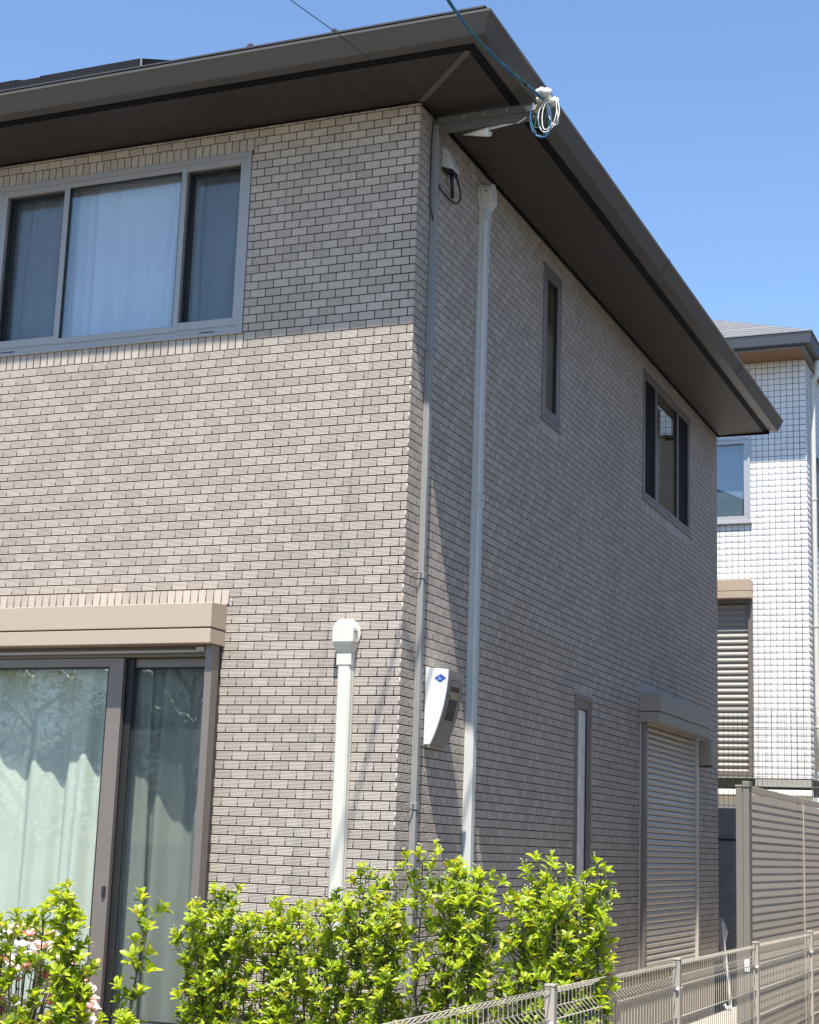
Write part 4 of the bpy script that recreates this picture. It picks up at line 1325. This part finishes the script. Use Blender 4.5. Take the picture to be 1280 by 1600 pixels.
def shrub(x, y, height, label, seed, stems=4, twigs=44, spread=.15, leafs=(7, 10), zmin=.16, limit=300, ls=(.033, .055), lean=0., yel=.025, openness=0., buds=True, tops=None):
    rnd = random.Random(seed)
    root = empty('hedge_shrub', (x, y, 0), label, 'shrub', 'shrubs in the row along the front of the house')
    leaves = []
    stem = MB(); green = MB(); bud = MB()
    sl_ = []
    for s in range(stems):
        a = rnd.uniform(0, 6.28); rr = rnd.uniform(.01, spread * .55)
        hh = height * (1 if s == 0 else rnd.uniform(.86, .99))
        pts = []
        for i in range(9):
            t = i / 8
            wob = .012 * math.sin(t * 9 + s * 2 + seed)
            pts.append(Vector((math.cos(a) * rr * (.3 + t) + wob + lean * t * t, math.sin(a) * rr * (.3 + t) + wob, hh * .95 * t)))
        stem.tube([tuple(p) for p in pts], [.0085 * (1 - .72 * i / 8) * (1 if stems > 1 else 1.1) for i in range(9)], 6)
        sl_.append((pts, hh))
    for k in range(twigs):
        pts, hh = sl_[k % stems]
        t = zmin + (1 - zmin) * ((k + rnd.random()) / twigs) ** .85
        last = k >= twigs - stems
        if last: t = 1.0
        q = t * 8; i = min(int(q), 7); p0 = pts[i].lerp(pts[i + 1], q - i)
        az = k * 2.399 + rnd.uniform(-.5, .5)
        el = rnd.uniform(.55, 1.3) if not last else 1.4
        ln = rnd.uniform(.05, .15) * (spread / .15) * (1.1 - .35 * t) if not last else .05
        d1 = rdir(rnd, az, el * .6); d2 = rdir(rnd, az, min(1.5, el * 1.25))
        mid = p0 + d1 * ln * .5; end = mid + d2 * ln * .55
        green.tube([tuple(p0), tuple(mid), tuple(end)], [.0032, .0026, .0018], 5)
        young = rnd.random() < (.36 + .58 * t)
        m_main = 'leaf_new' if young else 'leaf_old'
        n = rnd.randint(*leafs)
        axis = d2
        u = axis.orthogonal().normalized(); w = axis.cross(u)
        for j in range(n):
            aa = j * 2.399 + rnd.uniform(-.3, .3)
            tilt = .18 + .75 * (1 - j / n) + rnd.uniform(-.2, .25)
            rad = u * math.cos(aa) + w * math.sin(aa)
            dv = axis * math.cos(tilt) + rad * math.sin(tilt)
            nn = axis * math.sin(tilt) - rad * math.cos(tilt)
            nn = (nn + Vector((rnd.uniform(-.25, .25), rnd.uniform(-.25, .25), rnd.uniform(-.05, .35)))).normalized()
            s = rnd.uniform(*ls) * (.78 + .3 * (1 - j / n))
            pos = end - axis * rnd.uniform(0, .022)
            m = m_main
            if rnd.random() < .12: m = 'leaf_old' if young else 'leaf_new'
            if rnd.random() < yel: m = 'leaf_yel'
            leaves.append((orient(pos, dv, nn, s, rnd.uniform(.85, 1.1)), rnd.randrange(3), m))
        for j in range(rnd.randint(1, 3)):
            aa = rnd.uniform(0, 6.28)
            rad = u * math.cos(aa) + w * math.sin(aa)
            dv = axis * .4 + rad * .9; nn = axis - rad * .3 + Vector((0, 0, .3))
            leaves.append((orient(p0.lerp(end, rnd.uniform(.3, .8)), dv, nn, rnd.uniform(*ls) * 1.02), rnd.randrange(3), 'leaf_old' if rnd.random() < .75 - .4 * t else 'leaf_new'))
        if buds and t > .8 and rnd.random() < .65:
            for b in range(rnd.randint(3, 6)):
                bd = (axis + Vector((rnd.uniform(-.6, .6), rnd.uniform(-.6, .6), rnd.uniform(0, .5)))).normalized()
                e = end + bd * rnd.uniform(.022, .042)
                green.tube([tuple(end), tuple(e)], .0007, 4)
                v, f = lathe(e, bd, [(.0008, -.003), (.0028, -.001), (.0030, .001), (.001, .0035)], 6)
                bud.add(v, f)
    for mb_, nm_, m in ((stem, 'stem', 'bark'), (green, 'twigs', 'twig'), (bud, 'buds', 'bud')):
        if mb_.v:
            o = link(nm_, mb_.mesh(nm_, m, True), root)
            if nm_ != 'stem': tag(o, kind='stuff')
    emit_leaves(root, leaves, limit)
    return root

HY = -1.2
row = [(-.40, 1.215, 'shrub right of the terrace door frame, first of the dense hedge', dict(spread=.135)),
       (-.27, 1.225, 'dense shrub second from the left end of the hedge, below the tiled wall', {}),
       (-.06, 1.195, 'lower shrub third from the left of the hedge, left of the ivory pipe cover', {}),
       (.13, 1.185, 'shrub just left of the ivory pipe cover foot', dict(twigs=180)),
       (.315, 1.37, 'tall shrub shooting up in front of the ivory pipe cover', dict(yel=.04)),
       (.52, 1.33, 'yellowish shrub in front of the house corner', dict(yel=.05)),
       (.70, 1.44, 'tallest shrub of the hedge, between conduit foot and grey pipe cover', {}),
       (.90, 1.36, 'shrub in front of the grey pipe cover foot', {}),
       (1.10, 1.435, 'tall shrub with a bare stem showing, right of the grey pipe cover', {}),
       (1.29, 1.40, 'second shrub from the right end of the hedge', {}),
       (1.44, 1.43, 'shrub at the right end of the hedge touching the wire fence', dict(spread=.12, twigs=160))]
for i, (x, h, lb, kw) in enumerate(row):
    a = dict(twigs=235, spread=.165, ls=(.030, .052))
    a.update(kw)
    h += .035
    shrub(x, HY + random.uniform(-.05, .05), h, lb, 100 + i, **a)
shrub(-.80, HY, 1.21, 'thin sparse shrub standing alone in front of the terrace door', 201, stems=1, twigs=18, spread=.16, leafs=(7, 9), zmin=.35, ls=(.052, .074))
shrub(-.76, HY - .02, .74, 'low leafy shoot beside the thin shrub at the terrace door', 207, stems=2, twigs=26, spread=.11, zmin=.40, ls=(.042, .060))
shrub(-1.13, HY, 1.25, 'slim upright shrub at the left with a dense pointed top', 202, stems=2, twigs=84, spread=.11, zmin=.36, ls=(.042, .062))
shrub(-1.38, HY - .03, 1.15, 'loose shrub at the left edge of the photo above the azalea', 203, stems=3, twigs=64, spread=.18, zmin=.36, ls=(.044, .066))
shrub(-1.02, HY - .02, .92, 'short shrub at the left beside the terrace door mullion', 204, stems=2, twigs=40, spread=.12, zmin=.36, ls=(.042, .062))

# two big dull leaves hanging in the first shrub are part of it
# azalea with white and pink flowers behind the left shrubs
az = empty('azalea_bush', (-1.60, -.90, -.02), 'azalea bush covered in white and pink flowers behind the left shrubs', 'azalea')
rnd = random.Random(55)
stem = MB()
lv_ = []
fl = 0
for k in range(290):
    a = rnd.uniform(0, 6.28); e = math.asin(rnd.uniform(.0, 1.0))
    R_ = Vector((.46 * math.cos(a) * math.cos(e), .26 * math.sin(a) * math.cos(e), .38 + .66 * math.sin(e)))
    if k % 3 == 0:
        stem.tube([(0, 0, 0), tuple(Vector((R_.x * .4, R_.y * .4, R_.z * .55))), tuple(R_)], [.008, .005, .002], 5)
    nrm = Vector((R_.x, R_.y * 1.3, (R_.z - .38) * .9 + .05)).normalized()
    nrm = (nrm + Vector((rnd.uniform(-.3, .3), rnd.uniform(-.5, .1), rnd.uniform(-.2, .4)))).normalized()
    m = 'petal_p' if rnd.random() < .30 else 'petal_w'
    u = nrm.orthogonal().normalized(); w = nrm.cross(u)
    V = []; F = []
    for j in range(5):
        aa = j * 1.2566 + rnd.uniform(-.1, .1)
        rad = u * math.cos(aa) + w * math.sin(aa)
        mtx = orient(R_ - nrm * .012, rad * .85 + nrm * .5, nrm - rad * .4, rnd.uniform(.036, .050), 1.6)
        n = len(V)
        V += [tuple(mtx @ Vector(q)) for q in LT[2][0]]; F += [tuple(i + n for i in q) for q in LT[2][1]]
    me = bpy.data.meshes.new('flower'); me.from_pydata(V, [], F); me.materials.append(MT[m])
    for p in me.polygons: p.use_smooth = True
    link('flower', me, az)
    for j in range(3):
        dv = (nrm + Vector((rnd.uniform(-1, 1), rnd.uniform(-1, 1), rnd.uniform(-1, .6)))).normalized()
        lv_.append((orient(R_ - nrm * rnd.uniform(.03, .07), dv, nrm, rnd.uniform(.028, .04), .8), rnd.randrange(3), 'leaf_old'))
link('stem', stem.mesh('stem', 'bark', True), az)
emit_leaves(az, lv_, 120)

# ------------------------------------------------------------------ trees across the road (mirrored in the panes)
def tree(x, y, h, rx, seed, label):
    rnd = random.Random(seed)
    root = empty('street_tree', (x, y, -.05), label, 'tree', 'trees across the road')
    tr = MB()
    tr.tube([(0, 0, 0), (.05, 0, h * .3), (-.03, .05, h * .6), (0, 0, h * .85)], [.14, .11, .07, .03], 8)
    cl = []
    for k in range(26):
        a = rnd.uniform(0, 6.28); z = h * rnd.uniform(.32, .97); rr = rx * math.sqrt(max(.05, 1 - ((z / h - .62) / .42) ** 2)) * rnd.uniform(.45, .95)
        e = (rr * math.cos(a), rr * math.sin(a), z)
        if k % 3 == 0: tr.tube([(0, 0, max(h * .25, z - rr * .8)), (e[0] * .6, e[1] * .6, z - .15 * rr), e], [.05, .03, .012], 6)
        cl.append((Vector(e), rnd.uniform(.35, .7)))
    link('trunk', tr.mesh('trunk', 'bark', True), root)
    V = []; F = []
    for c, s in cl:
        for i in range(330):
            p = c + Vector((rnd.gauss(0, s * .5), rnd.gauss(0, s * .5), rnd.gauss(0, s * .42)))
            mtx = orient(p, Vector((rnd.uniform(-1, 1), rnd.uniform(-1, 1), rnd.uniform(-.8, .5))), Vector((rnd.uniform(-.6, .6), rnd.uniform(-.6, .6), 1)), rnd.uniform(.09, .16))
            n = len(V)
            q = [(-.25, .45, .03), (0, 0, 0), (.25, .45, .03), (0, 1, 0)]
            V += [tuple(mtx @ Vector(b)) for b in q]; F.append((n, n + 1, n + 2, n + 3))
    me = bpy.data.meshes.new('crown'); me.from_pydata(V, [], F); me.materials.append(MT['leaf_tree'])
    tag(link('crown', me, root), kind='stuff')
tree(-11.5, -17.5, 5.2, 2.2, 1, 'leafy tree across the road mirrored in the terrace door panes')
tree(-15.5, -18.5, 4.6, 2.0, 2, 'lower leafy tree left of its neighbour across the road')
